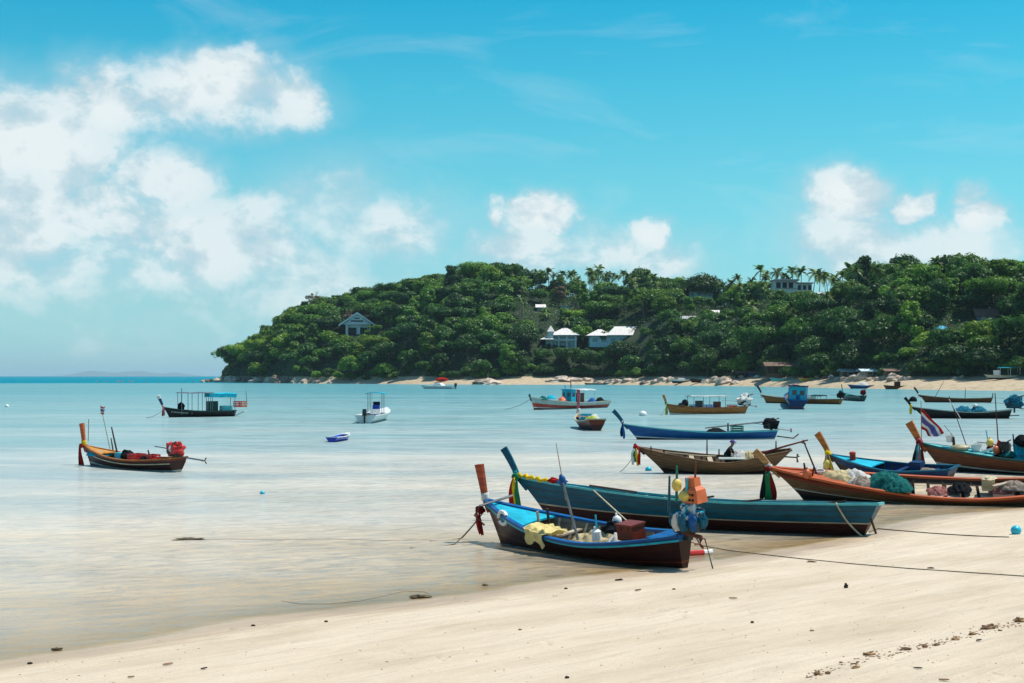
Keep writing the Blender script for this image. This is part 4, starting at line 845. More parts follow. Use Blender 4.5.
# two sparse trees on the skyline
for px, py, lab in ((313, 291, 'bare branched pale tree leaning out of the skyline near the headland end'), (958, 252, 'small spreading tree standing up alone above the highest ridge')):
    Y = float(yshore(px)) + float(ridgew(px)) * (.9 if px > 500 else .75); X = (px - CX) / F * Y; z = hz1(X, Y); hh_ = H + (HY - py) / F * Y - z; o = empty('sparse_tree', TR(X, Y, z), lab, 'tree')
    linko('trunk', trunk_mesh(px, hh_, 5, .28, bare=True), o); linko('crown', crown_mesh(px, 4.8 if px < 500 else 3.5, hh_, lf_brown if px < 500 else lf_dark, nl=10, n=900, leaf=.3, sparse=.3, kind='umbrella'), o)
for px in range(300, 1050, 8):
    px += rn.uniform(-4, 4); bw_ = max(.25, min(1, (px - 230) / 400)) * 32; Y = float(yshore(px)) + bw_ + rn.uniform(-1, 4)
    if any(a - 2 < px < b_ + 2 and Yb < Y + 4 for a, b_, _, Yb in clear): Y += 9
    X = (px - CX) / F * Y; z = hz1(X, Y); v = 5 if rn.random() < .6 else 0; sc_ = rn.uniform(.42, .72); o = empty('shrub', TR(X, Y, z - 2.6 * sc_, rn.uniform(0, 6)) @ Matrix.Diagonal((sc_, sc_, sc_, 1)), 'low leafy shrub behind the far beach, ' + zone(px), 'shrub', 'shrubs behind the far beach')
    linko('stem', BL[v][2], o); linko('crown', BL[v][3]['dark' if rn.random() < .45 else 'mid'], o)
print('trees', nb, 'palms', npm, 'mass', len(plan) - nb)
# undergrowth between the trees
rg_ = np.random.default_rng(5); n_ = 170000
pp = rg_.uniform(222, 1075, n_); tt = rg_.uniform(0, 1, n_); W_ = ridgew(pp); bwv = np.clip((pp - 230) / 400, .25, 1) * 32; sv = bwv - 1 + (W_ + 14 - bwv) * tt; Yv = yshore(pp) + sv; Xv = (pp - CX) / F * Yv
cl = np.sin(Xv * .35 + np.cos(Yv * .3) * 2) * np.cos(Yv * .41 + Xv * .11); zv = hill_z(Xv, Yv) + rg_.uniform(0, 1, n_) ** .6 * (2.0 + 1.5 * cl)
keep = np.ones(n_, bool)
for a, b_, row_, Yb in clear: keep &= ~((pp > a) & (pp < b_) & (Yv < Yb + 1) & (Yv > Yb - 90) & (HY - F * (zv - H) / Yv < row_ + 1.0))
Pv = np.stack([Xv, Yv, zv], -1)[keep]; me = leaf_mesh('undergrowth', Pv, rg_.normal(size=(len(Pv), 3)) * .6 + np.array([0, -.3, 1]), rg_.uniform(.18, .4, len(Pv)), np.clip(.5 + .5 * cl[keep], 0, 1), lf_dark)
uo = bpy.data.objects.new('undergrowth', me); col.objects.link(uo); uo['kind'] = 'stuff'

# ------------------------------------------------------------------ rocks of the far shore
m_rock = mat('pale_granite', (.52, .42, .33), rough=.95, var=.35, scale=.35, fine=1.5, bump=.6); m_rockd = mat('dark_granite', (.26, .2, .16), rough=.95, var=.4, scale=.35, fine=1.5, bump=.6)
def rock(px, py, wpx, hpx, m, lab, grp):
    s0 = None; Y = F * (H) / (py - HY) if py > 380 else float(yshore(px)) + 6
    Y = float(yshore(px)) + (-3.5 + rn.uniform(0, 4.5) if px < 470 else rn.uniform(5, 14) if px < 830 else rn.uniform(22, 30))
    X = (px - CX) / F * Y; k = Y / F; z = max(0, hz1(X, Y)) + .1 if px > 200 else -.1; mb = MB(); mb.blob((0, 0, 0), (wpx * k / 2, wpx * k / 2 * rn.uniform(.6, .9), hpx * k * .8), lump=.33, freq=1.6, seed=rn.random() * 20, nu=16, nv=10)
    o = mb.build('boulder', m, None, M=TR(X, Y, z)); tag(o, lab, 'boulder', grp)
for px, wp, hp in ((204, 7, 3), (209, 8, 4.5), (216, 9, 6), (224, 10, 5), (231, 14, 8), (240, 10, 6), (247, 13, 7.5), (257, 17, 6.5), (264, 9, 5), (271, 12, 7), (279, 18, 9), (288, 12, 6), (296, 10, 5.5), (304, 8, 3.5), (316, 8, 3), (330, 7, 2.5), (235, 8, 3.5), (252, 8, 3), (268, 9, 3.5), (283, 9, 3.5)):
    rock(px, 382.3 + rn.uniform(-.8, .4), wp, hp, m_rock if rn.random() < .75 else m_rockd, ('wide' if wp > 11 else 'small') + ' pinkish granite boulder among the headland tip rocks', 'boulders along the headland tip')
for px, wp, hp, py in ((490, 24, 4.5, 381), (480, 14, 2.5, 382), (553, 14, 3, 381.5), (563, 20, 5, 381.5), (574, 14, 4, 382), (586, 12, 4, 382), (598, 10, 3, 382), (610, 12, 3, 382), (618, 9, 3.2, 381), (628, 12, 4, 381), (636, 9, 3.5, 382), (645, 9, 3, 383), (655, 9, 4, 382), (663, 12, 5, 381), (671, 10, 5.5, 380), (679, 9, 4, 380), (706, 10, 4, 381), (716, 14, 5, 382), (724, 16, 6.5, 383), (735, 9, 3, 383)):
    rock(px, py, wp, hp, m_rock if rn.random() < .8 else m_rockd, ('broad' if wp > 11 else 'small') + ' sandy coloured boulder ' + ('by the low shore below the first ridge' if px < 500 else 'along the shore below the long villa' if px < 650 else 'near the pale speedboat on the far beach'), 'boulders along the far shore')
for px, wp, hp, py in ((838, 10, 4, 383), (845, 10, 4.5, 382), (853, 15, 7, 381), (862, 13, 9, 380), (870, 8, 4, 381), (878, 8, 4, 381), (885, 9, 5, 381), (894, 16, 7, 380.5), (903, 10, 5, 381), (909, 8, 4, 381), (955, 7, 3, 380), (962, 7, 3, 380)):
    rock(px, py, wp, hp, m_rock, ('tall pale heaped boulder' if hp > 8 else 'low tan boulder') + ' ' + ('beside the blue white beached speedboat' if px < 880 else 'behind the brown beached boat' if px < 920 else 'under the dark trees by the beach umbrellas'), 'boulders along the far beach')
for px in (97, 106, 118, 122, 131, 146, 160, 186, 194): rock(px, 381.7, rn.uniform(2, 5), .9, m_rockd, 'low dark reef rock breaking the water off the headland', 'reef rocks off the headland')
# ------------------------------------------------------------------ boats
NEAR = 'beached longtail boats at the near shore'; FAR = 'longtail boats moored in the bay'
def bx(c, d, **k): q = MB(); q.box(c, d, **k); return q
def ball(c, r, **k): q = MB(); q.blob(c, r, **k); return q
def tb(pts, r, **k): q = MB(); q.tube(pts, r, **k); return q
def crate(w, d, h):
    q = MB(); t = .025
    q.box((0, 0, t), (w, d, t * 2))
    for z in (.2, .55, .9):
        for s in (-1, 1): q.box((0, s * (d / 2 - t / 2), h * z), (w, t, h * .22)); q.box((s * (w / 2 - t / 2), 0, h * z), (t, d - 2 * t - .004, h * .22))
    for sx in (-1, 1):
        for sy in (-1, 1): q.box((sx * (w / 2 - .02), sy * (d / 2 - .02), h / 2), (.05, .05, h + .01))
    return q
def bucket(r=.17, h=.3):
    q = MB(); q.loft([[(math.cos(a * .524) * rr, math.sin(a * .524) * rr, z) for a in range(12)] for rr, z in ((r * .78, 0), (r, h), (r * 1.08, h), (r * 1.08, h + .02), (r * .93, h + .02), (r * .72, .03))]); q.tube([(r, 0, h), (r * .7, 0, h + r * .8), (-r * .7, 0, h + r * .8), (-r, 0, h)], .012, n=4); return q
def floatbuoy(r=.14): q = MB(); q.blob((0, 0, 0), (r, r, r * 1.25), lump=.03); q.tube([(0, 0, r), (0, 0, r * 1.7)], r * .22, n=8); return q
def bundle_mats(mb_fn, c, r, seed): return None

# A: small blue and maroon boat, aground
A = Boat('small boat with bright blue gunwale, maroon hull and red brown prow, on the sand', (500.6, 542.5), (685.5, 569), beam=1.8, fb=.56, bow_h=1.15, stern_h=.84, rake=.42, srake=.12, draft=.12, sw=.26, full=2.1, heel=9, group=NEAR)
A.hull([(.30, m_maroon), (.34, m_brownred), (.86, m_maroon), (1.01, m_blue)], floor=.16, seams=(.48, .66)).rail(m_blue, w=.12, h=.07, out=.05).rail(m_cyan, w=.05, h=.05, out=.045, name='rub_rail', v=.9, cross=False).ribs(m_woodl, n=11, t0=.1, t1=.72)
A.deck(m_cyan, t0=.74).prow(m_redprow, .08, .98, w0=.17, w1=.27, th0=.09, th1=.14, curve=.1, wrap=m_whitec).ribbons([m_maroonc, m_redc], length=.85, p=A.T + Vector((.12, .12, -.25)))
for t in (.3, .47, .62): A.thwart(t, m_woodl if t > .3 else m_inner, w=.18, drop=.2)
A.thwart(.09, m_blue, w=.5, drop=-.01, name='stern_board')
fl = MB()
for i in range(5): fl.box((0, -.24 + i * .12, .185), (A.L * .55, .10, .02))
fl.build('floor_boards', m_woodl, A.o)
q = MB(); q.tube([A.P(.93, 1, 1) + Vector((.1, .35, .12)), A.P(.93, 1, -1) + Vector((.1, -.35, .16))], .035, n=6); q.build('bow_roller_bar', m_metal, A.o)
q = MB(); a_ = A.P(.93, 1, 1) + Vector((.1, .35, .12)); q.tube([a_, a_ + Vector((.15, .1, -.25)), a_ + Vector((-.15, .05, -.5))], .03, n=5); q.build('anchor_arm', m_rust, A.o)
for yy in (-.22, .12):
    q = MB(); p_ = A.P(.72, 1); q.tube([(p_.x, yy, .2), (p_.x, yy, p_.z + .3)], .04, n=6); q.build('bow_post', m_woodd if yy < 0 else m_woodl, A.o)
A.pole((578, 540), (561, 474), r=.038, y=.35, y2=.2, m=m_metal, name='pole')
a1, b1 = A.pole((566, 500), (556, 443), r=.014, y=.2, y2=.1, m=m_bamboo, name='fishing_rod')
A.put(ball((0, 0, 0), (.09, .09, .17), lump=.15), 'rolled_flag', m_blue, 'blue cloth bundle tied to the top of the slanting pole', 'cloth', pos=A.at(562, 481, .2), smooth=True)
q = MB(); q.tube([(math.cos(i * .5236) * .17, 0, math.sin(i * .5236) * .17) for i in range(13)], .055, n=8, cap=False); A.put(q, 'float_ring', m_whitep, 'white float ring standing on the cyan bow deck of the small boat', 'float', pos=A.at(503, 518, .45), smooth=True)
def drape(u, v):      # a yellow tarp lying inside and hanging over the near gunwale
    t = .57 + .12 * u; p = A.P(t, 1, 1); k = v * 1.35 - .8; wv_ = .05 * math.sin(u * 19 + v * 4) + .03 * math.sin(u * 37 + v * 9)
    if k < 0: return Vector((p.x + .06 * math.sin(v * 9), p.y + k * .95, p.z + .07 + k * .16 + wv_ * 1.3))
    return Vector((p.x + .05 * math.sin(k * 7 + u * 3), p.y + .09 + .035 * math.sin(u * 16) - .04 * k, p.z + .08 - k * (.45 + .3 * math.sin(u * 5.2 + .6) ** 2) + .01))
q = MB(); q.sheet(drape, 26, 18, thick=.02); A.put(q, 'tarpaulin', m_tarp_y, 'crumpled yellow tarpaulin hanging over the side of the small blue boat', 'tarpaulin')
A.put(mound(1.0, .5, .36, seed=3, lump=.7), 'fishing_net', m_net_cream, 'pale yellow fishing net heaped amidships in the small blue boat', 'fishing net', pos=(A.P(.42, 1).x, .02, .3))
A.put(mound(.55, .42, .3, seed=5, lump=.7), 'fishing_net', m_tarp_w, 'white rope and net pile beside the red brown box in the small boat', 'fishing net', pos=(A.P(.3, 1).x, .06, .34))
q = MB(); q.box((0, 0, .18), (.52, .44, .36)); q.box((0, 0, .38), (.57, .49, .045)); q.box((-.12, .225, .3), (.05, .02, .12)); q.box((.12, .225, .3), (.05, .02, .12)); A.put(q, 'engine_box', m_brownred, 'red brown wooden box with a lid near the stern of the small boat', 'box', pos=A.at(632, 541, .15) + Vector((0, 0, .05)))
q = MB(); q.tube([(0, 0, 0), (0, 0, .22), (0, 0, .27), (0, 0, .33)], [.12, .12, .05, .05], n=12); A.put(q, 'water_jug', m_whitep, 'white jug with blue stick standing in the small blue boat', 'jug', pos=A.at(597, 540, .4), smooth=False)
A.pole((597, 534), (595.5, 515), r=.03, y=.4, m=m_cyan, name='stick')
A.put(floatbuoy(.12), 'net_float', m_whitep, 'white float hung by the stern of the small blue boat', 'float', pos=A.at(617, 521, -.4), smooth=True)
A.put(ball((0, 0, 0), (.3, .22, .2), lump=.3), 'net_bag', m_darkc, 'black cloth bag behind the red brown box in the small boat', 'bag', pos=A.at(614, 529, -.2))
# stern bundle over the engine: striped cloth
def stripes(u, v): return (0, 1, 2)[int(u * 15 + 1.1 * math.sin(v * 6)) % 3 if (int(u * 15) % 5) else 1]
e_ = A.engine(-A.L / 2 - .2, A.sh + .38, None, shaft=.1, k=.75, tiller=False)
q = MB(); q.blob((0, 0, .0), (.34, .31, .25), lump=.34, freq=2.0, seed=4, nu=36, nv=16, matf=stripes); q.build('engine_cover', [m_teal, m_whitec, m_cyan], e_).matrix_local = TR(-A.L / 2 - .33, 0, A.sh + .5) @ Matrix.Scale(.86, 4)
q = MB()
for i, (dx_, dy_, m_) in enumerate(((-.35, .3, 2), (.14, .4, 1), (-.1, .42, 0), (.34, .28, 0), (-.5, .05, 0))): q.blob((dx_, dy_, -.12), (.13, .1, .26), lump=.25, seed=i, m=m_)
q.build('hanging_cloth', [m_teal, m_whitec, m_blue], e_).matrix_local = TR(-A.L / 2 - .33, 0, A.sh + .48) @ Matrix.Scale(.86, 4)
q = MB(); q.tube([(-A.L / 2 + .1, .1, A.sh + .1), (-A.L / 2 - .75, .15, A.sh + .02)], .05, n=6); q.build('engine_bracket', m_rust, A.o)
for px_, t_, f_, mm in ((676.5, 466, 494, m_green), (686, 478, 494, m_cyan), (669, 476, 505, m_teal)):
    a1, b1 = A.pole((px_, f_ + 8), (px_ + (.5 if px_ < 680 else 1.5), t_), r=.035, y=0, m=mm, name='flag_stick')
A.put(ball((0, 0, 0), (.12, .12, .15), lump=.05), 'net_float', m_yellowp, 'yellow float on the green stick above the striped stern bundle', 'float', pos=A.at(676.8, 485, .02), smooth=True)
A.put(ball((0, 0, 0), (.15, .13, .13), lump=.1), 'net_float', m_yellowp, 'yellow float resting on top of the striped stern bundle', 'float', pos=A.at(684.5, 496, .02), smooth=True)
q = MB(); q.loft([[(x * s, y * s, z) for x, y in ((-1, -.7), (1, -.7), (1, .7), (-1, .7))] for s, z in ((.25, 0), (.22, .3), (.15, .38), (.14, .58))])
for x in (-.1, 0, .1):
    for z in (.08, .2): q.box((x, .165 - z * .05, z), (.06, .04, .05), m=1)
A.put(q, 'orange_crate', [m_orangep, m_darkc], 'orange plastic crate standing at the stern behind the striped bundle', 'crate', pos=A.at(695, 502, -.15))
A.pole((694, 500), (696, 462), r=.028, y=-.15, m=m_rust, name='rusty_pole')
q = tb([A.P(0, .9) * 1 + Vector((0, -.5, 0)), A.P(0, .9) + Vector((-.35, -.5, -.05)), A.P(0, .9) + Vector((-.5, -.5, -.75))], .02, n=6); q.build('hanging_line', m_rope, A.o)

# B: long teal and maroon boat
B = Boat('long boat with teal topsides, maroon bottom and teal prow, behind the small blue boat', (550, 522), (864.5, 535.5), beam=1.9, fb=.82, bow_h=1.36, stern_h=.90, rake=1.1, srake=.42, draft=.12, sw=.5, full=2.4, heel=-3, group=NEAR)
B.hull([(.44, m_maroon2), (.475, m_woodl), (1.01, m_teal)], floor=.2, inner=m_teal, seams=(.3, .62, .8)).rail(m_lteal, w=.10, h=.06, out=.03).ribs(m_woodl, n=14).deck(m_teal, t0=.84)
B.prow(m_teal, .5, .88, w0=.15, w1=.21, th0=.1, th1=.15, curve=.12, wrap=m_tealc).ribbons([m_greenc, m_yellowc, m_redc], length=1.15, w=.11, p=B.knot + Vector((-.05, .1, -.1)))
for t in (.2, .36, .5, .64, .76): B.thwart(t, m_woodl, w=.2, drop=.18)
q = MB(); pts = []
for i in range(15):
    t = 1 - i / 14 * .09; p = B.P(t, 1, 1); pts.append(Vector((p.x, p.y + .05 * math.sin(i * 1.3), p.z + .06 + .04 * math.sin(i * 2.1))))
q.tube(pts, [.06 + .015 * math.sin(i * 2) for i in range(15)], n=7); q.build('garland', m_yellowc, B.o, smooth=True)
for t, m_ in ((.895, m_redc), (.872, m_bluec)): B.put(ball((0, 0, 0), (.16, .09, .1), lump=.3), 'cloth_roll', m_, ('red' if m_ is m_redc else 'blue') + ' rolled cloth tied along the gunwale of the long teal boat', 'cloth', pos=B.P(t, 1, 1) + Vector((0, 0, .1)))
q = MB(); q.tube([B.P(.8, 1, 1) + Vector((0, 0, .12)), B.P(.67, 1, 1) + Vector((0, 0, .1))], .03, n=5); q.build('pole', m_woodd, B.o)
B.put(mound(.5, .35, .3, seed=8, lump=.6), 'coiled_rope', m_darkc, 'dark coiled rope in the open long teal boat', 'rope', pos=(B.P(.29, 1).x, 0, .5))
for t in (.16, .4, .55):
    q = MB(); p_ = B.P(t, 1); q.tube([(p_.x, -.2, p_.z - .05), (p_.x - .9, .1, p_.z + .1)], .03, n=5); q.build('oar', m_woodd, B.o)

# C: orange railed wooden boat, heeled towards the camera
C_ = Boat('wooden boat with orange gunwale and deck, bare wood prow, full of nets', (803, 499.5), (1085, 505.5), beam=2.25, fb=.52, bow_h=1.22, stern_h=.85, rake=1.15, srake=.6, draft=.15, sw=.5, full=2.2, heel=15, group=NEAR)
C_.hull([(.28, m_black), (.40, m_woodd), (.44, m_pale), (.74, m_wood2), (1.01, m_brownred)], floor=.14, inner=m_woodd, seams=(.52, .6, .68)).rail(m_orange, w=.14, h=.08, out=.05).rail(m_brownred, w=.05, h=.05, out=.04, name='rub_rail', v=.84, cross=False).ribs(m_woodd, n=15, t0=.08, t1=.8)
C_.deck(m_orange, t0=.80).prow(m_prow, .55, .62, w0=.17, w1=.25, th0=.1, th1=.14, curve=.1, wrap=m_whitec).ribbons([m_maroonc, m_greenc, m_greenc, m_darkc], length=1.25, w=.12, p=C_.knot + Vector((.02, .12, -.1)))
for t in (.22, .34, .395, .455, .515, .57, .70): C_.thwart(t, m_woodl, w=.42 if .3 < t < .6 else .2, drop=.2)
C_.put(mound(.95, .5, .5, seed=12, lump=.45), 'fishing_net', m_net_cream, 'pale beige net heaped behind the orange bow deck', 'fishing net', pos=C_.at(838, 482, 0) + Vector((0, -.05, -.05)))
C_.put(mound(.72, .6, .42, seed=15, lump=.5), 'canvas_sheet', m_tarp_w, 'crumpled white canvas sheet lying over nets in the orange railed boat', 'canvas', pos=C_.at(853, 474, -.2) + Vector((0, 0, -.25)))
C_.put(mound(.5, .45, .36, seed=18, lump=.5), 'fishing_net', m_net_grey, 'grey brown net folded beside the green net bundle', 'fishing net', pos=C_.at(862, 482, .25) + Vector((0, 0, -.15)))
C_.put(mound(.85, .72, .55, seed=21, lump=.6, nu=34, nv=22), 'fishing_net', m_net_green, 'large dark green net bundle piled across the orange railed boat', 'fishing net', pos=C_.at(886, 484, .15) + Vector((0, 0, -.1)))
C_.put(mound(.5, .4, .3, seed=22, lump=.6), 'fishing_net', m_net_green, 'trailing end of green net drooping over the orange gunwale', 'fishing net', pos=C_.at(899, 489, .75))
C_.put(bucket(.17, .3), 'bucket', m_whitep, 'white bucket near the bow deck of the orange railed boat', 'bucket', pos=C_.at(820, 476, -.2) + Vector((0, 0, -.1)))
C_.put(floatbuoy(.15), 'net_float', m_orangep, 'orange float lying on the orange bow deck', 'float', pos=C_.at(807, 474, .35), smooth=True)
C_.pole((817, 474), (803, 440), r=.035, y=-.1, m=m_woodd, name='pole'); C_.pole((806, 476), (804, 463), r=.05, y=-.1, m=m_woodd, name='bow_post'); C_.pole((812, 478), (814, 466), r=.04, y=.3, m=m_woodd, name='bow_post')
for px_, py_, sd_, m_, lab in ((938, 489, 3, m_net_pink, 'pinkish net between the pale planks of the orange railed boat'), (1000, 487, 4, m_net_pink, 'pink and white net heap behind the pale cube'), (960, 486, 5, m_darkc, 'dark ropes heaped beside the last pale plank'), (1014, 484, 7, m_net_grey, 'beige net piled at the stern end of the orange railed boat')):
    C_.put(mound(.42 if px_ != 1014 else .6, .36, .26, seed=sd_, lump=.6), 'fishing_net', m_, lab, 'fishing net', pos=C_.at(px_, py_, 0) + Vector((0, 0, -.15)))
q = MB(); q.box((0, 0, .24), (.42, .4, .42)); q.blob((0, 0, .43), (.24, .22, .07), lump=.3); C_.put(q, 'foam_box', m_cream, 'pale foam box with softened corners standing among pink nets', 'box', pos=C_.at(988, 490, 0) + Vector((0, 0, 0)))
C_.put(bx((0, 0, 0), (.9, .14, .06)), 'plank', m_woodl, 'loose pale plank leaning on the foam box', 'plank', pos=C_.at(1003, 484, .1), rz=.7)

# D: teal decked boat behind
D_ = Boat('boat with turquoise deck and dark blue inside, wood prow tied with yellow cloth', (846, 479), (948, 484.5), beam=1.75, fb=.62, bow_h=1.08, stern_h=.72, rake=.75, srake=.3, draft=.15, sw=.55, heel=8, group=NEAR)
D_.hull([(.5, m_maroon), (.7, m_woodd), (1.01, m_navy)], floor=.16, inner=m_navy).rail(m_teal, w=.12, h=.06, out=.04).ribs(m_woodd, n=10).deck(m_cyan, t0=.66)
D_.prow(m_tan, .5, .92, w0=.18, w1=.3, th0=.1, th1=.15, wrap=m_yellowc).ribbons([m_yellowc, m_bluec, m_yellowc, m_pinkc], length=1.15, w=.1, p=D_.knot + Vector((-.1, .12, -.05)))
for t in (.15, .3, .45): D_.thwart(t, m_navy, w=.2, drop=.12)
q = MB(); q.tube([(0, 0, 0), (0, 0, .3), (0, 0, .34), (0, 0, .4)], [.13, .13, .15, .12], n=10); q2 = q.build('bollard', m_red, D_.o); q2.location = D_.at(853, 461, 0)
D_.put(floatbuoy(.17), 'net_float', m_yellowp, 'round yellow float hanging from the cloth tied prow', 'float', pos=D_.at(827, 464, .3), smooth=True)
q = MB(); q.box((0, 0, .15), (.5, .4, .42)); D_.put(q, 'engine_crate', m_navy, 'dark blue box standing up in the turquoise decked boat', 'box', pos=D_.at(917, 470, 0))
D_.put(mound(.8, .4, .3, seed=31), 'fishing_net', m_net_grey, 'pale net and floats lying in the boat with the turquoise deck', 'fishing net', pos=D_.at(925, 472, 0) + Vector((0, 0, -.1)))

# E: flag boat
E_ = Boat('big brown wooden boat with turquoise bow deck, orange prow and large striped flag', (941, 471), (1128, 478), beam=2.1, fb=.72, bow_h=1.32, stern_h=1.0, rake=.95, srake=.4, draft=.2, sw=.55, heel=5, group=NEAR)
E_.hull([(.36, m_black), (.42, m_pale), (.6, m_wood), (.94, m_wood), (1.01, m_dgreen)], floor=.25, inner=m_woodd, seams=(.5, .6, .7, .8)).rail(m_dgreen, w=.13, h=.09, out=.05).ribs(m_woodd, n=12).deck(m_lteal, t0=.68, drop=-.02)
E_.prow(m_oprow, .52, .98, w0=.24, w1=.36, th0=.14, th1=.2, curve=.05, wrap=m_pinkc).ribbons([m_maroonc, m_tealc, m_pinkc, m_tealc, m_darkc], length=1.5, w=.1, p=E_.knot + Vector((-.05, .14, -.08)))
for t in (.2, .36, .52): E_.thwart(t, m_dgreen, w=.2, drop=.15)
def flag(boat, foot, top, w, h, dirv, parent_y=0, sag=.45, pr=.022, name='flag', pm=None, turn=0):
    a, b = boat.pole(foot, top, r=pr, y=parent_y, m=pm or m_bamboo, name='flag_pole'); pole_o = bpy.context.scene.objects[-1] if False else None
    def fn(u, v): return b + Vector((0, 0, -.3 * bool(turn))) + Vector((dirv[0] * w * u, dirv[1] * w * u + .10 * math.sin(u * 7 + v * 2) * u ** .5, -.04 - h * v * (1 - .25 * u) - sag * w * u ** 1.1 + .05 * math.sin(u * 9 + v * 5) * u + turn * h * v * u * .6)) + Vector((turn * h * v * u * .75, 0, 0))
    q = MB(); q.sheet(fn, 18, 12, thick=.012, matf=lambda u, v: 0 if (v < .165 or v >= .83) else 1 if (v < .33 or v >= .66) else 2)
    return q.build(name, [m_redc, m_whitec, m_navyc], boat.o, smooth=True)
flag(E_, (921.5, 440), (921, 401), 1.45, 1.0, (-.82, .25), parent_y=.1, sag=.78, turn=.9)
for a, b, r_, m_ in (((968, 450), (949, 396), .022, m_woodd), ((949, 399), (962, 421), .02, m_whitep), ((953, 436), (944, 425), .015, m_woodd), ((999, 456), (995, 393), .03, m_woodd), ((990, 452), (986, 430), .03, m_cyan), ((1015, 458), (1013, 434), .045, m_blue), ((1002, 453), (1013, 445), .02, m_woodd)): E_.pole(a, b, r=r_, y=-.1, m=m_, name='pole')
E_.put(bucket(.2, .3), 'bucket', m_whitep, 'white bucket on the turquoise deck beside the little dark post', 'bucket', pos=E_.at(950, 442, 0)); E_.pole((954, 446), (953.5, 437), r=.07, y=.1, m=m_woodd, name='deck_post')
E_.put(ball((0, 0, 0), (.42, .25, .18), lump=.12), 'float_bundle', m_cream, 'cream domed float bundle on the edge of the turquoise deck', 'float', pos=E_.at(960, 448, .2), smooth=True)
E_.put(bucket(.26, .32), 'basin', m_whitep, 'wide white basin standing amidships in the flag boat', 'basin', pos=E_.at(976.5, 451, 0)); E_.put(bx((0, 0, 0), (.75, .4, .12), tilt=.3), 'foam_board', m_whitep, 'white foam board leaning in the flag boat', 'board', pos=E_.at(988, 450, .1))
E_.put(floatbuoy(.17), 'net_float', m_yellowp, 'yellow float hooked high on a blue stick in the flag boat', 'float', pos=E_.at(990, 443, 0), smooth=True); E_.put(floatbuoy(.16), 'net_float', m_orangep, 'orange float beside the red cloth in the flag boat', 'float', pos=E_.at(996, 450, .2), smooth=True)
E_.put(ball((0, 0, 0), (.16, .14, .3), lump=.3), 'cloth_bundle', m_redc, 'red and white cloth bundle beside the tall dark pole', 'cloth', pos=E_.at(999.5, 447, 0)); E_.put(ball((0, 0, 0), (.13, .13, .2), lump=.3), 'cloth_bundle', m_maroonc, 'maroon cloth bundle below the high yellow float', 'cloth', pos=E_.at(990, 448, .05))
E_.engine(E_.xat(1005, 0, 1.2), 1.42, None, shaft=.6, k=.75, tiller=True)
def tfn(u, v): return E_.at(1014 + 14 * u, 446, -.1) + Vector((0, .5 * (v - .5) + .1 * math.sin(u * 8), -.7 * v * v + .08 * math.sin(u * 9 + v * 6) + .12 - .3 * u * (1 - u)))
q = MB(); q.sheet(tfn, 14, 10, thick=.02); E_.put(q, 'tarpaulin', m_tarp_b, 'bright cyan tarpaulin tied to the blue post in the flag boat', 'tarpaulin'); E_.put(ball((0, 0, 0), (.34, .3, .3), lump=.14), 'black_float', m_darkc, 'large round black float above the cyan tarpaulin', 'float', pos=E_.at(1022, 441, 0))
E_.put(mound(.4, .3, .22, seed=40), 'fishing_net', m_net_green, 'small green net heap next to the cyan tarpaulin', 'fishing net', pos=E_.at(1009, 456, .1))

# F: weathered wooden boat with a seated man
F_ = Boat('old bare weathered wooden boat with a man sitting in it', (664, 473), (767, 473.5), beam=1.9, fb=.66, bow_h=1.26, stern_h=1.12, rake=1.3, srake=1.05, draft=.2, sw=.3, full=2.0, heel=8, name='wooden_fishing_boat')
F_.hull([(.26, m_woodd), (.34, m_maroon2), (.62, m_wood2), (.95, m_wood2), (1.01, m_woodd)], floor=.2, inner=m_wood2, seams=(.45, .55, .68, .8)).rail(m_wood2, w=.1, h=.05, out=.02).ribs(m_woodd, n=12).deck(m_wood2, t0=.86).prow(m_woodd, .08, .1, w0=.14, w1=.12, th0=.09, th1=.08)
F_.ribbons([m_redc, m_yellowc, m_greenc, m_whitec], length=.8, w=.09, p=F_.T + Vector((0, .12, -.02)))
for t in (.12, .28, .55, .7): F_.thwart(t, m_woodl, w=.22, drop=.1)
for px_, a, b in ((651, 452, 446), (707, 456, 440), (719, 457, 449), (776, 450, 441), (741, 459, 455)): F_.pole((px_, a + 1), (px_, b), r=.04, y=.2, m=m_woodd, name='post')
q = MB(); q.tube([F_.at(665, 452, .5), F_.at(700, 455.5, .6), F_.at(716, 456, .5)], .035, n=5); q.build('side_pole', m_woodl, F_.o)
q = MB(); q.box((0, 0, 0), (1.2, .35, .05)); q.build('pale_side_board', m_pale, F_.o).location = F_.at(732, 458.5, .62)
q = MB(); q.tube([F_.at(752, 456, 0), F_.at(786, 446, 0), F_.at(808, 440, 0)], [.05, .045, .035], n=6); q.tube([F_.at(800, 442, 0), F_.at(806, 444, 0)], .03, n=5); q.build('tiller_pole', m_brownred, F_.o)
q = MB(); q.tube([F_.at(780, 456.5, 0), F_.at(797, 457.5, 0)], .035, n=6); c_ = F_.at(797, 457.5, 0)
for g_ in range(3): q.tube([c_, c_ + Vector((-.05, math.cos(g_ * 2.1) * .3, math.sin(g_ * 2.1 + .5) * .25))], [.03, .05], n=6, flat=.4)
q.build('propeller_shaft', m_engine, F_.o)
for px_, py_, sx_, m_, lab in ((739, 457, .42, m_tarp_w, 'white sack of net beside the seated man'), (749, 458, .38, m_net_cream, 'cream net heap next to the white sack in the weathered boat'), (757, 459, .34, m_net_pink, 'pinkish net heap at the stern of the weathered boat')):
    F_.put(mound(sx_, .35, .4, seed=px_ % 17, lump=.4), 'net_heap', m_, lab, 'fishing net', pos=F_.at(px_, py_, .15) + Vector((0, 0, -.05)))

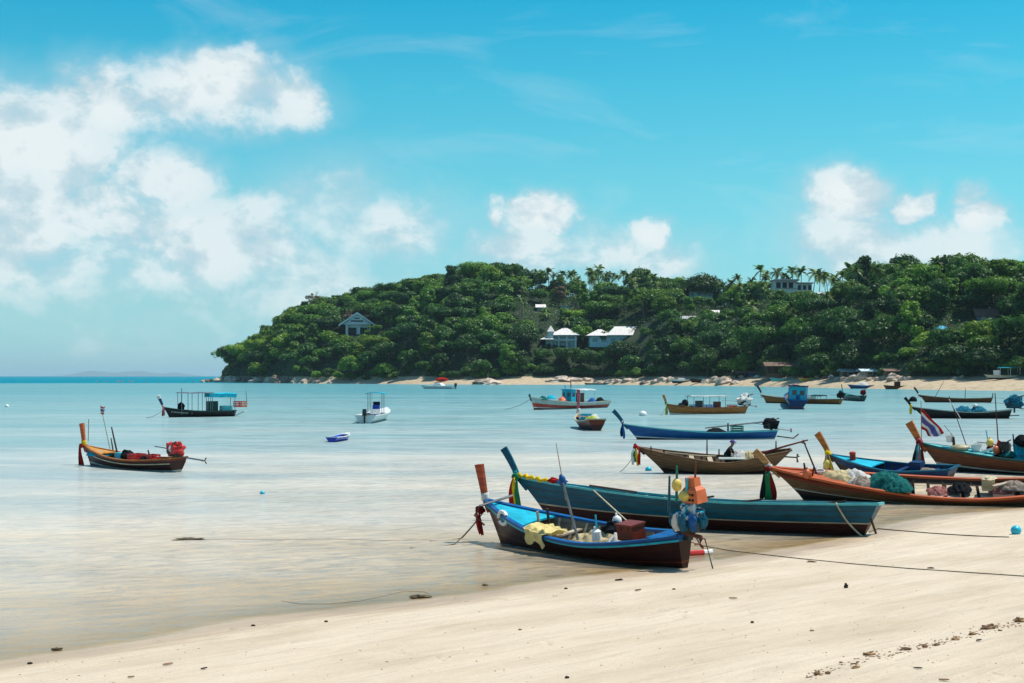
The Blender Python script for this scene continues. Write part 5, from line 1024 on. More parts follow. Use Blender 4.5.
def person(boat, pos, face, label):
    """a seated figure bending forward: one skin over a skeleton, clothes as children"""
    M = boat.M @ Matrix.Translation(pos) @ Matrix.Rotation(face, 4, 'Z')
    J = {'hip': (0, 0, .45), 'belly': (.06, 0, .62), 'chest': (.17, 0, .83), 'neck': (.25, 0, .97), 'chin': (.29, 0, 1.03), 'head': (.31, 0, 1.12), 'crown': (.30, 0, 1.21)}
    E = [('hip', 'belly'), ('belly', 'chest'), ('chest', 'neck'), ('neck', 'chin'), ('chin', 'head'), ('head', 'crown')]; Rd = {'hip': .15, 'belly': .13, 'chest': .145, 'neck': .055, 'chin': .07, 'head': .095, 'crown': .06}
    for s, n_ in ((1, 'l'), (-1, 'r')):
        J.update({'sh' + n_: (.19, s * .18, .88), 'el' + n_: (.36, s * .23, .68), 'wr' + n_: (.56, s * .12, .60), 'ha' + n_: (.64, s * .09, .58), 'hj' + n_: (.06, s * .11, .45), 'kn' + n_: (.46, s * .17, .50), 'an' + n_: (.42, s * .15, .10), 'to' + n_: (.60, s * .17, .05)})
        Rd.update({'sh' + n_: .07, 'el' + n_: .045, 'wr' + n_: .032, 'ha' + n_: .035, 'hj' + n_: .095, 'kn' + n_: .065, 'an' + n_: .042, 'to' + n_: .035})
        E += [('chest', 'sh' + n_), ('sh' + n_, 'el' + n_), ('el' + n_, 'wr' + n_), ('wr' + n_, 'ha' + n_), ('hip', 'hj' + n_), ('hj' + n_, 'kn' + n_), ('kn' + n_, 'an' + n_), ('an' + n_, 'to' + n_)]
        for f_ in range(5):      # five unequal curled fingers
            b_ = 'f%d%s' % (f_, n_); a_ = 'g%d%s' % (f_, n_); oy = (f_ - 2) * .019; ln = (.045, .06, .068, .062, .05)[f_]
            J[b_] = (.67 if f_ else .63, s * .09 + oy - (.03 * s if f_ == 0 else 0), .575); J[a_] = (J[b_][0] + ln, J[b_][1], .575 - ln * .6); Rd[b_] = .0095; Rd[a_] = .008; E += [('ha' + n_, b_), (b_, a_)]
    def skin(name, keys, grow, m, parent):
        ks = list(keys); me = bpy.data.meshes.new(name); me.from_pydata([J[k] for k in ks], [(ks.index(a), ks.index(b)) for a, b in E if a in keys and b in keys], [])
        o_ = bpy.data.objects.new(name, me); col.objects.link(o_); md = o_.modifiers.new('skin', 'SKIN')
        for i_, k in enumerate(ks): me.skin_vertices[0].data[i_].radius = (Rd[k] * grow, Rd[k] * grow); me.skin_vertices[0].data[i_].use_root = (k in ('hip', 'chest') and i_ == 0)
        o_.modifiers.new('sub', 'SUBSURF').render_levels = 1; me.materials.append(m)
        if parent is not None: o_.parent = parent
        return o_
    b_ = skin('person', ['hip'] + [k for k in J if k != 'hip'], 1, m_skin, None); b_.matrix_world = M; tag(b_, label, 'person')
    skin('shirt', ['chest', 'belly', 'hip', 'shl', 'shr', 'ell', 'elr'], 1.22, m_darkc, b_); skin('trousers', ['hip', 'hjl', 'hjr', 'knl', 'knr', 'anl', 'anr'], 1.25, m_dgreen, b_)
    q = MB(); q.blob((.29, 0, 1.17), (.125, .115, .105), lump=.02, flatbase=-.01); q.box((.41, 0, 1.165), (.13, .15, .015)); q.build('cap', m_purple, b_, smooth=True)
    q = MB()
    for s in (-1, 1): q.blob((.40, s * .035, 1.115), (.012, .016, .011), lump=0, nu=8, nv=6)
    q.build('eyes', m_darkc, b_); q = MB(); q.blob((.412, 0, 1.085), (.02, .014, .022), lump=0, nu=8, nv=6); q.build('nose', m_skin, b_)
    return b_
person(F_, F_.at(727, 458, 0) + Vector((.05, 0, -.42)), math.pi, 'man in dark shirt and purple cap sitting bent over nets in the weathered boat')

# G: long blue boat with engine
G = Boat('long royal blue boat with tall raked prow and an open engine on its stern', (637, 439.5), (774, 439), beam=1.9, fb=.5, bow_h=1.1, stern_h=.62, rake=.95, srake=.15, draft=.2, sw=.5, group=FAR)
G.hull([(.28, m_maroon2), (.36, m_white), (.96, m_blue), (1.01, m_cyan)], floor=.1, inner=m_cyan).rail(m_lteal, w=.1, h=.06).ribs(m_cyan, n=10).deck(m_lteal, t0=.85).prow(m_teal, .75, .95, w0=.2, w1=.3, th0=.12, th1=.16, wrap=m_whitec).ribbons([m_bluec, m_darkc], length=1.3, w=.12)
for t in (.25, .5, .7): G.thwart(t, m_cyan, drop=.1)
G.engine(-G.L / 2 + .2, 1.1, m_darkc, shaft=.9, k=1.1, tiller=True); q = MB(); q.tube([(-G.L / 2 + 5, 0, .8), (-G.L / 2 + .6, 0, 1.25)], .06, n=6); q.build('long_tiller', m_metal, G.o)
G.pole((728, 431), (728, 423), r=.07, m=m_engine, name='post'); G.put(crate(.8, .6, .45), 'fish_box', m_green, 'green box standing in the long royal blue boat', 'box', pos=G.at(737, 432, 0)); G.put(mound(.7, .4, .3, seed=2), 'rope_heap', m_darkc, 'dark rope heap in the long royal blue boat', 'rope', pos=G.at(716, 432, 0))
q = MB(); q.tube([(-G.L / 2 - .2, 0, .2), (-G.L / 2 - 1.4, 0, .05), (-G.L / 2 - 1.8, 0, .35)], .05, n=6); q.build('rudder_frame', m_rust, G.o)

def canopy(b, px0, px1, rowtop, m, yw=.8, th=.06, posts=3, pm=None, name='canopy', slope=0.0, z0=.35):
    p0 = b.at(px0, rowtop, 0); p1 = b.at(px1, rowtop, 0); z = (p0.z + p1.z) / 2; q = MB(); n = 8
    secs = []
    for i in range(n + 1):
        u = i / n; x = p0.x + (p1.x - p0.x) * u; zz = z + slope * (u - .5) + .03 * math.sin(u * 12)
        secs.append([Vector((x, k * yw, zz + .10 * (1 - k * k))) for k in (-1, -.5, 0, .5, 1)] + [Vector((x, k * yw, zz + .10 * (1 - k * k) - th)) for k in (1, .5, 0, -.5, -1)])
    q.loft(secs); q.build(name, m, b.o)
    for i in range(posts):
        for s in (-1, 1):
            x = p0.x + (p1.x - p0.x) * (.05 + .9 * i / max(1, posts - 1)); q = MB(); q.tube([(x, s * yw * .85, z0), (x, s * yw * .85, z)], .035, n=5); q.build('canopy_post', pm or m_metal, b.o)
# H: tan boat with canopy
Hh = Boat('tan boat with thin grey canopy and a big white wrapped engine', (670, 414.6), (744, 413.6), beam=1.9, fb=.72, bow_h=1.25, stern_h=.85, rake=.5, srake=.2, draft=.2, sw=.6)
Hh.hull([(.2, m_woodd), (.27, m_white), (.9, m_tan), (1.01, m_wood2)], floor=.2).rail(m_tan, w=.12, h=.08).deck(m_tan, t0=.82).ribs(m_woodd, n=8).prow(m_tan, .42, 1.05, w0=.22, w1=.26, wrap=m_greenc).ribbons([m_greenc, m_yellowc], length=1.6, w=.12)
canopy(Hh, 689, 724, 396.2, m_pale, yw=.8, z0=.6); Hh.engine(-Hh.L / 2 - .1, 1.2, m_whitec, shaft=.9, k=1.9, tiller=True)
Hh.put(mound(.7, .5, .55, seed=4), 'net_heap', m_darkc, 'black net heap behind the prow of the tan canopy boat', 'fishing net', pos=Hh.at(682, 407, 0)); Hh.put(ball((0, 0, 0), (.42, .4, .5), lump=.1), 'black_drum', m_darkc, 'round black drum standing in the tan canopy boat', 'drum', pos=Hh.at(685, 403.5, 0))
for px_, m_, lab in ((699, m_engine, 'dark engine box under the thin grey canopy'), (717, m_brownred, 'brown box at the second canopy post of the tan boat')): Hh.put(bx((0, 0, .3), (.7, .6, .9 if m_ is m_engine else .7)), 'box', m_, lab, 'box', pos=Hh.at(px_, 407, 0))
for px_, m_, lab in ((694, m_blue, 'low blue crate in the tan canopy boat'), (709, m_bluep, 'blue tub beside the dark engine box'), (732, m_redp, 'red cloth covered load near the white wrapped engine')): Hh.put(crate(1.1, .6, .4), 'crate', m_, lab, 'crate', pos=Hh.at(px_, 408, 0))

# I: blue cabin fishing boat
I_ = Boat('grey green fishing boat with red bottom, blue wheelhouse and white roof', (534, 410), (605, 407.5), beam=2.6, fb=.85, bow_h=1.75, stern_h=1.0, rake=.9, srake=.3, draft=.3, sw=.7, name='fishing_boat', group='cabin boats in the bay')
I_.hull([(.3, m_maroon2), (.34, m_white), (.62, m_red), (1.01, m_pale)], floor=.4).rail(m_pale, w=.14, h=.1).deck(m_woodl, t0=.7).prow(m_dgreen, .25, .3, w0=.3, w1=.3)
p_ = I_.at(569, 402, 0); q = MB(); q.box((p_.x, 0, 1.5), (1.15, 1.5, 2.2)); q.box((p_.x, 0, 2.65), (1.4, 1.8, .12)); w_ = q.build('wheelhouse', m_cyan, I_.o)
for yy in (-.4, .4): q = MB(); q.box((p_.x + .585, yy, 1.95), (.05, .5, .55)); q.build('window', m_glass, w_)
q = MB(); q.box((p_.x, .76, 1.95), (.6, .05, .5)); q.build('window', m_glass, w_)
canopy(I_, 574, 590, 389.5, m_white, yw=1.0, th=.12, posts=2, pm=m_white, name='cabin_roof', z0=.7); q = MB(); p2 = I_.at(579, 400, 0); q.box((p2.x, 0, 1.4), (.9, 1.1, 1.5)); q.build('cabin', m_brownred, I_.o)
I_.pole((571, 388), (570.5, 379), r=.09, m=m_pinkc, name='mast'); I_.pole((565.5, 402), (565, 385), r=.09, m=m_cyan, name='mast')
for px_, py_, m_, lab in ((543, 400, m_net_green, 'green net on the foredeck of the blue wheelhouse boat'), (551, 399, m_tarp_b, 'pale blue sheet before the blue wheelhouse'), (562, 401, m_orangep, 'orange net heap beside the blue wheelhouse'), (592, 402, m_bluec, 'blue drum load behind the white cabin roof'), (600, 401, m_darkc, 'dark net heap at the stern of the wheelhouse boat')): I_.put(mound(.7, .6, .6, seed=px_ % 9), 'net_heap', m_, lab, 'fishing net', pos=I_.at(px_, py_, .2))
# J: small boat seen from its stern quarter
J_ = Boat('short maroon boat with pale rim, pink prow and yellow green load', (579, 426.6), (597, 430.8), beam=2.1, fb=.7, bow_h=1.2, stern_h=.95, rake=.35, srake=.1, draft=.2, sw=.7)
J_.hull([(.6, m_maroon2), (1.01, m_brownred)], floor=.3).rail(m_cream, w=.14, h=.1).deck(m_tan, t0=.8).prow(m_pinkc, -.1, 2.1, w0=.26, w1=.34, th0=.2, th1=.3, wrap=m_whitec).ribbons([m_pinkc], length=.6)
J_.put(crate(1.3, 1.1, .75), 'crate', m_cyanp, 'bright cyan crate amidships in the short maroon boat', 'crate', pos=(.2, .1, .5)); J_.put(mound(.75, .75, .62, seed=9), 'net_heap', cloth('lime_net', (.42, .5, .05), var=.4), 'lime green net heap at the stern of the short maroon boat', 'fishing net', pos=(-2.0, 0, .55)); J_.put(mound(.6, .5, .6, seed=2), 'net_heap', m_whitec, 'white sack behind the lime green heap', 'sack', pos=(-1.0, -.4, .7))

# K: boat with flag in the open water
K = Boat('maroon boat with orange prow, small striped flag and a red covered engine', (90.5, 465), (177, 471.8), beam=1.75, fb=.5, bow_h=1.0, stern_h=.66, rake=.5, srake=.12, draft=.2, sw=.6, heel=3)
K.hull([(.26, m_black), (.34, m_pale), (.86, m_maroon2), (1.01, m_brownred)], floor=.12, seams=(.5, .62)).rail(m_tan, w=.11, h=.06).rail(m_cream, w=.04, h=.05, out=.04, name='rub_rail', v=.72, cross=False).ribs(m_woodl, n=10).deck(paint('amber_paint', (.6, .26, .04)), t0=.76)
K.prow(m_kprow, .12, 1.1, w0=.2, w1=.3, th0=.11, th1=.16, wrap=m_yellowc).ribbons([m_redc, m_redc, m_maroonc], length=1.35, w=.12, p=K.knot + Vector((.05, .1, -.15)))
for t in (.2, .4, .6): K.thwart(t, m_tan, drop=.12)
flag(K, (110, 449), (100.5, 405), .62, .42, (-.95, .2), sag=.12); K.pole((117, 452), (111.5, 427), r=.05, m=m_woodd, name='pole'); K.pole((113, 450), (111, 438), r=.04, m=m_woodd, name='pole')
K.put(mound(.85, .5, .26, seed=6), 'blue_tarpaulin', m_tarp_b, 'blue tarpaulin heap behind the amber bow deck', 'tarpaulin', pos=K.at(99, 453, 0) + Vector((0, 0, -.1))); K.put(bx((0, 0, .15), (.5, .4, .34)), 'blue_box', m_cyanp, 'light blue box amidships before the red crate', 'box', pos=K.at(121, 459, .1)); K.put(ball((0, 0, .1), (.28, .3, .3), lump=.3), 'dark_bag', m_darkc, 'dark bag beside the light blue box', 'bag', pos=K.at(127, 458, 0))
K.put(crate(.75, .6, .4), 'red_crate', m_redp, 'big red crate in the boat with the striped flag', 'crate', pos=K.at(137, 462, .1)); K.put(crate(.65, .55, .36), 'red_crate', m_redp, 'smaller red crate nearer the red covered engine', 'crate', pos=K.at(152, 462, 0)); K.put(mound(.5, .4, .35, seed=7), 'rope_heap', m_darkc, 'dark rope heap around the red crates', 'rope', pos=K.at(145, 463, .2))
K.engine(-K.L / 2 + .05, 1.0, m_redp, shaft=1.6, k=1.0, tiller=True); K.pole((150, 458), (148, 450), r=.05, m=m_engine, name='pole')
K.put(ball((0, 0, 0), (.15, .12, .16), lump=.2), 'white_cloth', m_whitec, 'white cloth knotted on the red engine cover', 'cloth', pos=K.at(171, 449, .25))

# L: black boat with frame canopy
L_ = Boat('black hulled boat with a metal canopy frame half covered by blue cloth', (169, 417.3), (233.8, 416.3), beam=1.9, fb=.62, bow_h=1.12, stern_h=.66, rake=.6, srake=.1, draft=.2, sw=.6)
L_.hull([(.2, m_maroon2), (.95, m_black), (1.01, m_dgreen)], floor=.12).rail(m_dgreen, w=.1, h=.06).deck(m_dgreen, t0=.82).prow(m_navy, .55, 1.2, w0=.2, w1=.34, th0=.12, th1=.2, curve=-.1, wrap=m_whitec, tip=m_whitec).ribbons([m_pinkc, m_redc], length=1.2, w=.12)
canopy(L_, 178, 212, 393, m_metal, yw=.8, th=.03, posts=4, z0=.3, name='canopy_frame'); canopy(L_, 207, 234, 393.6, m_tarp_b, yw=.85, th=.4, posts=2, z0=.3)
q = MB()
for i in range(13): p_ = L_.P(.93 - i * .016, .66, 1); q.box((p_.x, p_.y + .015, p_.z), (.06, .02, .09 if i % 3 else .13))
q.build('hull_lettering', m_white, L_.o)
L_.put(bx((0, 0, .55), (1.1, .9, 1.2)), 'engine_box', m_dgreen, 'tall dark green box under the blue part of the canopy', 'box', pos=L_.at(212, 411.5, 0)); L_.put(bx((0, 0, .3), (1.2, .9, .7)), 'green_box', m_lteal, 'pale green box beside the tall dark green one', 'box', pos=L_.at(226, 411.5, 0)); L_.put(ball((0, 0, .4), (.4, .35, .5), lump=.15), 'black_drum', m_darkc, 'black drum near the bow of the black hulled boat', 'drum', pos=L_.at(181, 410.5, 0))
for px_, lab in ((237.5, 'orange red crate over the stern platform of the black boat'), (243, 'outer orange crate at the very stern of the black boat')): L_.put(crate(.75, .6, .65), 'crate', m_orangep if px_ > 240 else m_redp, lab, 'crate', pos=L_.at(px_, 407, 0))
q = MB(); q.box((-L_.L / 2 - .75, 0, .55), (1.7, .8, .08)); q.tube([(-L_.L / 2 - .2, 0, .1), (-L_.L / 2 - 1.2, 0, .5)], .06, n=5); q.build('stern_platform', m_white, L_.o); L_.pole((181.5, 410), (181.5, 388), r=.05, m=m_metal, name='mast'); L_.pole((247, 405), (246, 391), r=.04, m=m_metal, name='stern_post')

# T, V: two boats at the right
T_ = Boat('long brown boat with dark raked prow, farther out than the black one with nets', (925, 402.3), (991, 402.6), beam=2.1, fb=.7, bow_h=1.3, stern_h=.85, rake=1.0, srake=.3, draft=.2, sw=.5)
T_.hull([(.25, m_black), (.85, m_wood), (1.01, m_brownred)], floor=.2).rail(m_cream, w=.12, h=.08).deck(m_wood2, t0=.82).prow(m_woodd, .8, 1.25, w0=.26, w1=.34, wrap=m_whitec).ribbons([m_whitec], length=.6)
T_.pole((935, 397), (944, 381), r=.05, m=m_woodd, name='pole'); T_.pole((965, 400), (965.5, 388), r=.06, m=m_woodd, name='pole'); T_.pole((992, 399), (993, 393), r=.12, m=m_metal, name='post')
for t in (.2, .4, .6): T_.thwart(t, m_woodl, drop=.1)
V_ = Boat('black boat with pale rim, yellow ribbon and heaps of blue net', (924, 418.3), (1008.5, 418.6), beam=2.0, fb=.66, bow_h=1.25, stern_h=.95, rake=1.3, srake=.25, draft=.2, sw=.5)
V_.hull([(.3, m_black), (.9, m_black), (1.01, m_woodd)], floor=.2).rail(m_pale, w=.12, h=.08).deck(m_woodd, t0=.82).prow(m_black, .7, .95, w0=.22, w1=.32, wrap=m_yellowc).ribbons([m_yellowc, m_yellowc], length=1.1, w=.1)
for px_, w_, h_, sd_, lab in ((963, .95, .65, 3, 'rounded blue net heap amidships in the black boat'), (978, 1.0, .62, 5, 'second blue net heap behind the rounded one')): V_.put(mound(w_, .8, h_, seed=sd_, lump=.4), 'net_heap', m_net_blue, lab, 'fishing net', pos=V_.at(px_, 411.5, 0))
V_.put(ball((0, 0, 0), (.25, .3, .2), lump=.2), 'white_sack', m_whitec, 'small white sack on top of the blue nets', 'sack', pos=V_.at(975, 405.5, .1)); V_.engine(-V_.L / 2 - .6, 1.0, m_net_blue, shaft=.9, k=1.9, tiller=True)
q = MB(); q.tube([(-V_.L / 2 - .1, 0, .3), (-V_.L / 2 - 1.1, 0, .35)], .05, n=5); q.build('stern_bracket', m_rust, V_.o)

# Q: long boat behind the blue cabin boat; P: blue cabin boat; S: green boat
Q_ = Boat('long brown boat with green hooped awning, passing behind the blue cabin boat', (766, 403), (840, 404.3), beam=2.0, fb=.75, bow_h=1.35, stern_h=.85, rake=.8, srake=.2, draft=.2, sw=.6)
Q_.hull([(.3, m_woodd), (.85, m_tan), (1.01, m_wood)], floor=.2).rail(m_cream, w=.12, h=.08).deck(m_tan, t0=.82).prow(m_woodd, 1.0, 1.5, w0=.26, w1=.34, wrap=m_whitec).ribbons([m_pinkc], length=.7)
Q_.put(crate(1.5, 1, .7), 'white_box', m_white, 'white box beside the green hooped awning', 'box', pos=Q_.at(810, 399.5, 0)); canopy(Q_, 814, 824, 395.3, m_dgreen, yw=.9, th=.15, posts=2, z0=.6, name='awning'); Q_.engine(-Q_.L / 2 - .1, 1.5, m_darkc, shaft=.8, k=1.3)
P_ = Boat('blue cabin boat with flat dark roof seen end on', (791, 402), (797, 409.5), beam=3.1, fb=1.2, bow_h=1.9, stern_h=1.25, rake=.4, srake=.1, draft=.3, sw=.86, full=2.6, heel=-3, name='fishing_boat', group='cabin boats in the bay')
P_.hull([(.35, m_navy), (.42, m_brownred), (1.01, m_navy)], floor=.6).rail(m_blue, w=.16, h=.14)
q = MB(); q.box((-P_.L / 2 + 1.6, 0, 2.0), (2.4, 2.2, 2.1)); w_ = q.build('wheelhouse', m_cyan, P_.o)
for yy in (-.55, .45): q = MB(); q.box((-P_.L / 2 + .38, yy, 2.25), (.06, .55, .62)); q.build('window', m_glass, w_)
q = MB(); q.box((-P_.L / 2 + .385, -.05, 1.5), (.06, .5, 1.0)); q.build('door', m_blue, w_)
q = MB(); q.box((-P_.L / 2 + 1.55, 0, 3.15), (2.9, 2.75, .16)); q.build('cabin_roof', m_navy, P_.o); q = MB(); q.box((-P_.L / 2 + 1.55, .3, 3.27), (1.4, .9, .1)); q.build('roof_hatch', m_pinkc, P_.o)
for yy in (-1.2, 1.2): q = MB(); q.tube([(-P_.L / 2 + .3, yy, 1.1), (-P_.L / 2 + .3, yy, 3.1)], .06, n=6); q.build('roof_post', m_blue, P_.o)
S_ = Boat('short dark green boat with turquoise prow and red topped engine', (843, 400), (863, 401.4), beam=1.9, fb=.85, bow_h=1.4, stern_h=1.0, rake=.3, srake=.1, draft=.2, sw=.7)
S_.hull([(.3, m_black), (1.01, m_dgreen)], floor=.3, inner=m_dgreen).rail(m_green, w=.14, h=.1).deck(m_green, t0=.7).prow(m_green, .8, 1.5, w0=.3, w1=.3, wrap=m_tealc).ribbons([m_tealc, m_darkc], length=1.0)
S_.put(ball((0, 0, 0), (.5, .5, .6), lump=.2), 'net_heap', m_net_green, 'dark green bundle behind the turquoise prow', 'fishing net', pos=S_.at(841, 393.5, 0)); S_.engine(-S_.L / 2 - .1, 1.65, m_maroonc, shaft=.8, k=1.3)

# motor boats
def motorboat(label, bow, stern, beam, fb, bh, name='motor_boat', group='motor boats', stripe=None, deckc=None, bz=0, **k):
    b = Boat(label, bow, stern, beam=beam, fb=fb, bow_h=bh, stern_h=fb, rake=k.get('rake', 1.2), srake=0, draft=.25, sw=.88, full=2.6, name=name, group=group, heel=k.get('heel', 0), pitch=k.get('pitch', 0), bz=bz, sz=bz, z=k.get('z', 0))
    b.hull([(.22, m_black), (.45, stripe or m_gel), (1.01, m_gel)] if not k.get('dark') else [(.75, k['dark']), (1.01, m_gel)], floor=fb * .4, inner=m_gel).rail(m_gel, w=.1, h=.07); b.deck(deckc or m_gel, t0=.55, drop=.0); return b
Mb = motorboat('small white motor boat with blue console and light blue sun top', (386, 418.5), (365, 423.5), 2.3, .75, 1.15, rake=.8)
q = MB(); q.box((.2, 0, 1.05), (.8, .8, 1.1), top=.8); c_ = q.build('console', m_bluep, Mb.o); q = MB(); q.box((.42, 0, 1.75), (.08, .7, .35), tilt=-.3); q.build('windscreen', m_glass, c_)
q = MB(); q.box((-.7, 0, .95), (.5, 1.0, .5)); q.build('seat', m_white, Mb.o)
for sx in (-.9, .7):
    for sy in (-.7, .7): q = MB(); q.tube([(sx, sy, .7), (sx, sy, 2.75)], .035, n=6); q.build('top_post', m_metal, Mb.o)
q = MB(); q.loft([[Vector((x, y, 2.78 + .1 * (1 - (y / .95) ** 2))) for y in (-.95, -.5, 0, .5, .95)] + [Vector((x, y, 2.72 + .1 * (1 - (y / .95) ** 2))) for y in (.95, .5, 0, -.5, -.95)] for x in (-1.2, -.3, .4, 1.0)]); q.build('sun_top', m_tarp_b, Mb.o)
def outboard(b, k=1.0, y=0):
    q = MB(); x = -b.L / 2 - .25 * k; q.box((x, y, b.sh + .25 * k), (.42 * k, .32 * k, .5 * k), top=.8); q.box((x - .02, y, b.sh - .35 * k), (.2 * k, .12 * k, .9 * k)); q.tube([(x - .15 * k, y, -.2), (x + .1 * k, y, -.2)], .09 * k, n=8); q.build('outboard_motor', m_engine, b.o)
outboard(Mb, 1.25); Mb.pole((372, 420), (372, 393), r=.02, m=m_metal, name='antenna')
Nb = Boat('small bright blue plastic dinghy with white rim floating alone', (348, 439.2), (331.5, 442.2), beam=.95, fb=.32, bow_h=.46, stern_h=.34, rake=.12, srake=.03, draft=.1, sw=.85, full=3, cat='dinghy', name='dinghy', group=None); Nb.hull([(1.01, m_bluep)], floor=.06, inner=m_bluep).rail(m_whitep, w=.07, h=.05).thwart(.45, m_whitep, drop=.06); Nb.deck(m_whitep, t0=.82)
Ob = motorboat('low white speedboat with dark stern floating near the far shore', (424, 388.7), (454.5, 388.9), 3.0, 1.0, 1.5, rake=2.0); q = MB(); q.loft([[(x, y * w, z) for y, z in ((-1, 1.1), (-.8, 1.1 + h), (.8, 1.1 + h), (1, 1.1))] for x, w, h in ((3.2, .5, .15), (1.2, 1.0, .9), (-1.0, 1.1, .8), (-2, 1.1, .2))]); q.build('cabin', m_gel, Ob.o); outboard(Ob, 2.0)
# ------------------------------------------------------------------ boats and things on the far beach
def beach_at(px, s):
    Y = float(yshore(px)) + s; X = (px - CX) / F * Y; return Vector((X, Y, hz1(X, Y))), Y / F
def landboat(label, px0, px1, s, hpx, bands, rim, name='beached_boat', cat='boat', rake=.8, beam=2.0, group='boats pulled up on the far beach', cover=None):
    p, k = beach_at((px0 + px1) / 2, s); L = (px1 - px0) * k; b = Boat.__new__(Boat); b.L = L * .86; b.beam = beam; b.fb = hpx * k * .75; b.bh = hpx * k; b.sh = hpx * k * .85; b.rake = rake; b.srake = .2; b.draft = .15; b.sw = .7; b.full = 2.4
    b.M = Matrix.Translation((p.x, p.y, p.z + .1)) @ Matrix.Rotation(math.pi, 4, 'Z'); b.o = empty(name, b.M, label, cat, group); b.rnd = random.Random(label); b.hull(bands, floor=.3).rail(rim, w=.14, h=.1).deck(cover or rim, t0=.62); return b, k
b, k = landboat('dark bottomed pale speedboat drawn up by the far shore below the ridge', 671, 690, 3, 4.0, [(.6, m_black), (1.01, m_gel)], m_gel, beam=2.4); q = MB(); q.box((-.5, 0, b.fb + .5), (b.L * .45, 1.7, .9), top=.7); q.build('cabin', m_gel, b.o)
b, k = landboat('dark maroon boat with green load beached beside the pale speedboat', 690, 712, 5, 3.6, [(1.01, m_maroon2)], m_woodd, beam=2.2); b.put(mound(2.2, .9, 1.0, seed=3), 'net_heap', m_net_green, 'green net heap on the dark maroon beached boat', 'fishing net', pos=(0, 0, b.fb * .8))
b, k = landboat('light turquoise upturned skiff on the sand before the brown shack', 770, 792, 15, 3.6, [(1.01, m_lteal)], m_cyan, beam=1.8); b, k = landboat('yellow skiff lying on the sand beside the turquoise one', 799, 814, 20, 3.0, [(1.01, m_yellow)], m_yellow, beam=1.6)
b, k = landboat('blue and white speedboat with pale canvas cover at the far water edge', 849, 875, .5, 4.6, [(.55, m_navy), (1.01, m_blue)], m_white, beam=2.4, rake=1.3); b.put(mound(2.3, 1.1, 1.7, seed=6, lump=.25), 'boat_cover', m_whitec, 'pale canvas cover over the blue and white speedboat', 'cover', pos=(-.3, 0, b.fb * .8))
b, k = landboat('brown wooden boat with little dark wheelhouse beached by the rocks', 884, 907, 2, 4.0, [(1.01, m_wood)], m_woodd, beam=2.2); q = MB(); q.box((-.6, 0, b.fb + .7), (1.8, 1.3, 1.5)); q.box((-.6, 0, b.fb + 1.5), (2.2, 1.6, .12)); q.build('wheelhouse', m_woodd, b.o)
b, k = landboat('pale boat under a turquoise flat canopy high on the far beach', 986, 1023, 26, 4.2, [(.35, m_black), (1.01, m_pale)], m_cream, beam=2.4, rake=1.5)
q = MB(); q.loft([[(x, y, b.fb + 2.6 + .12 * (1 - y * y / 1.5)) for y in (-1.25, 0, 1.25)] + [(x, y, b.fb + 2.5 + .12 * (1 - y * y / 1.5)) for y in (1.25, 0, -1.25)] for x in (-b.L * .48, 0, b.L * .2)]); q.build('canopy', m_cyan, b.o)
for x in (-b.L * .45, -b.L * .15, b.L * .17):
    for y in (-1.1, 1.1): q = MB(); q.tube([(x, y, b.fb * .6), (x, y, b.fb + 2.55)], .07, n=5); q.build('canopy_post', m_white, b.o)
q = MB(); q.box((b.L * .25, 0, b.fb + .9), (1.6, 1.5, 1.7)); q.build('wheelhouse', m_white, b.o)
p, k = beach_at(590, 6); b, k = landboat('thin dark tender with engine lying by the low rocks below the long villa', 584, 606, -1, 2.0, [(1.01, m_woodd)], m_woodl, beam=1.4)
p, k = beach_at(442, 7); q = MB(); q.blob((0, 0, .8), (3.4, 1.5, 1.4), lump=.12, flatbase=-.7); o = q.build('red_boat_cover', m_redc, None, M=TR(p.x, p.y, p.z)); tag(o, 'low red covered dinghy on the sand just behind the white speedboat', 'dinghy')
# blue and red awnings over stacked gear
for px, s, m_, lab, w_ in ((812, 34, m_tarp_b, 'bright blue sheet awning with clutter below at the back of the far beach', 9), (796, 34, m_redc, 'small red awning beside the brown shack', 5)):
    p, k = beach_at(px, s); o = empty('awning', TR(p.x, p.y, p.z), lab, 'awning')
    for sx in (-1, 1):
        for sy in (-1, 1): part('awning_post', m_woodd, o, lambda q: q.tube([(sx * w_ * k * .45, sy * 1.2, -.2), (sx * w_ * k * .45, sy * 1.2, 2.6)], .06))
    part('awning_sheet', m_, o, lambda q: q.sheet(lambda u, v: Vector(((u - .5) * w_ * k, (v - .5) * 2.8, 2.7 - .25 * math.sin(u * 3.14) + .08 * math.sin(v * 9))), 8, 6, thick=.04))
rn2 = random.Random(3)
for i, (px, m_, cl_) in enumerate(((742, m_whitec, 'white'), (746, m_darkc, 'black'), (752, m_bluec, 'blue'), (757, m_whitec, 'pale'), (806, m_redc, 'red'), (818, m_net_cream, 'cream'), (825, m_net_pink, 'pinkish'), (831, m_whitec, 'white'))):
    p, k = beach_at(px, 31 + i % 3); q = MB(); q.blob((0, 0, .45), (1.2, .7, .7), lump=.35, seed=i, flatbase=-.45); o = q.build('gear_bundle', m_, None, M=TR(p.x, p.y, p.z)); tag(o, '%s gear bundle lying %s at the back of the far beach' % (cl_, 'under the dark shelter' if px < 760 else 'by the red awning' if px < 810 else 'beside the blue awning'), 'bundle', 'gear on the far beach')

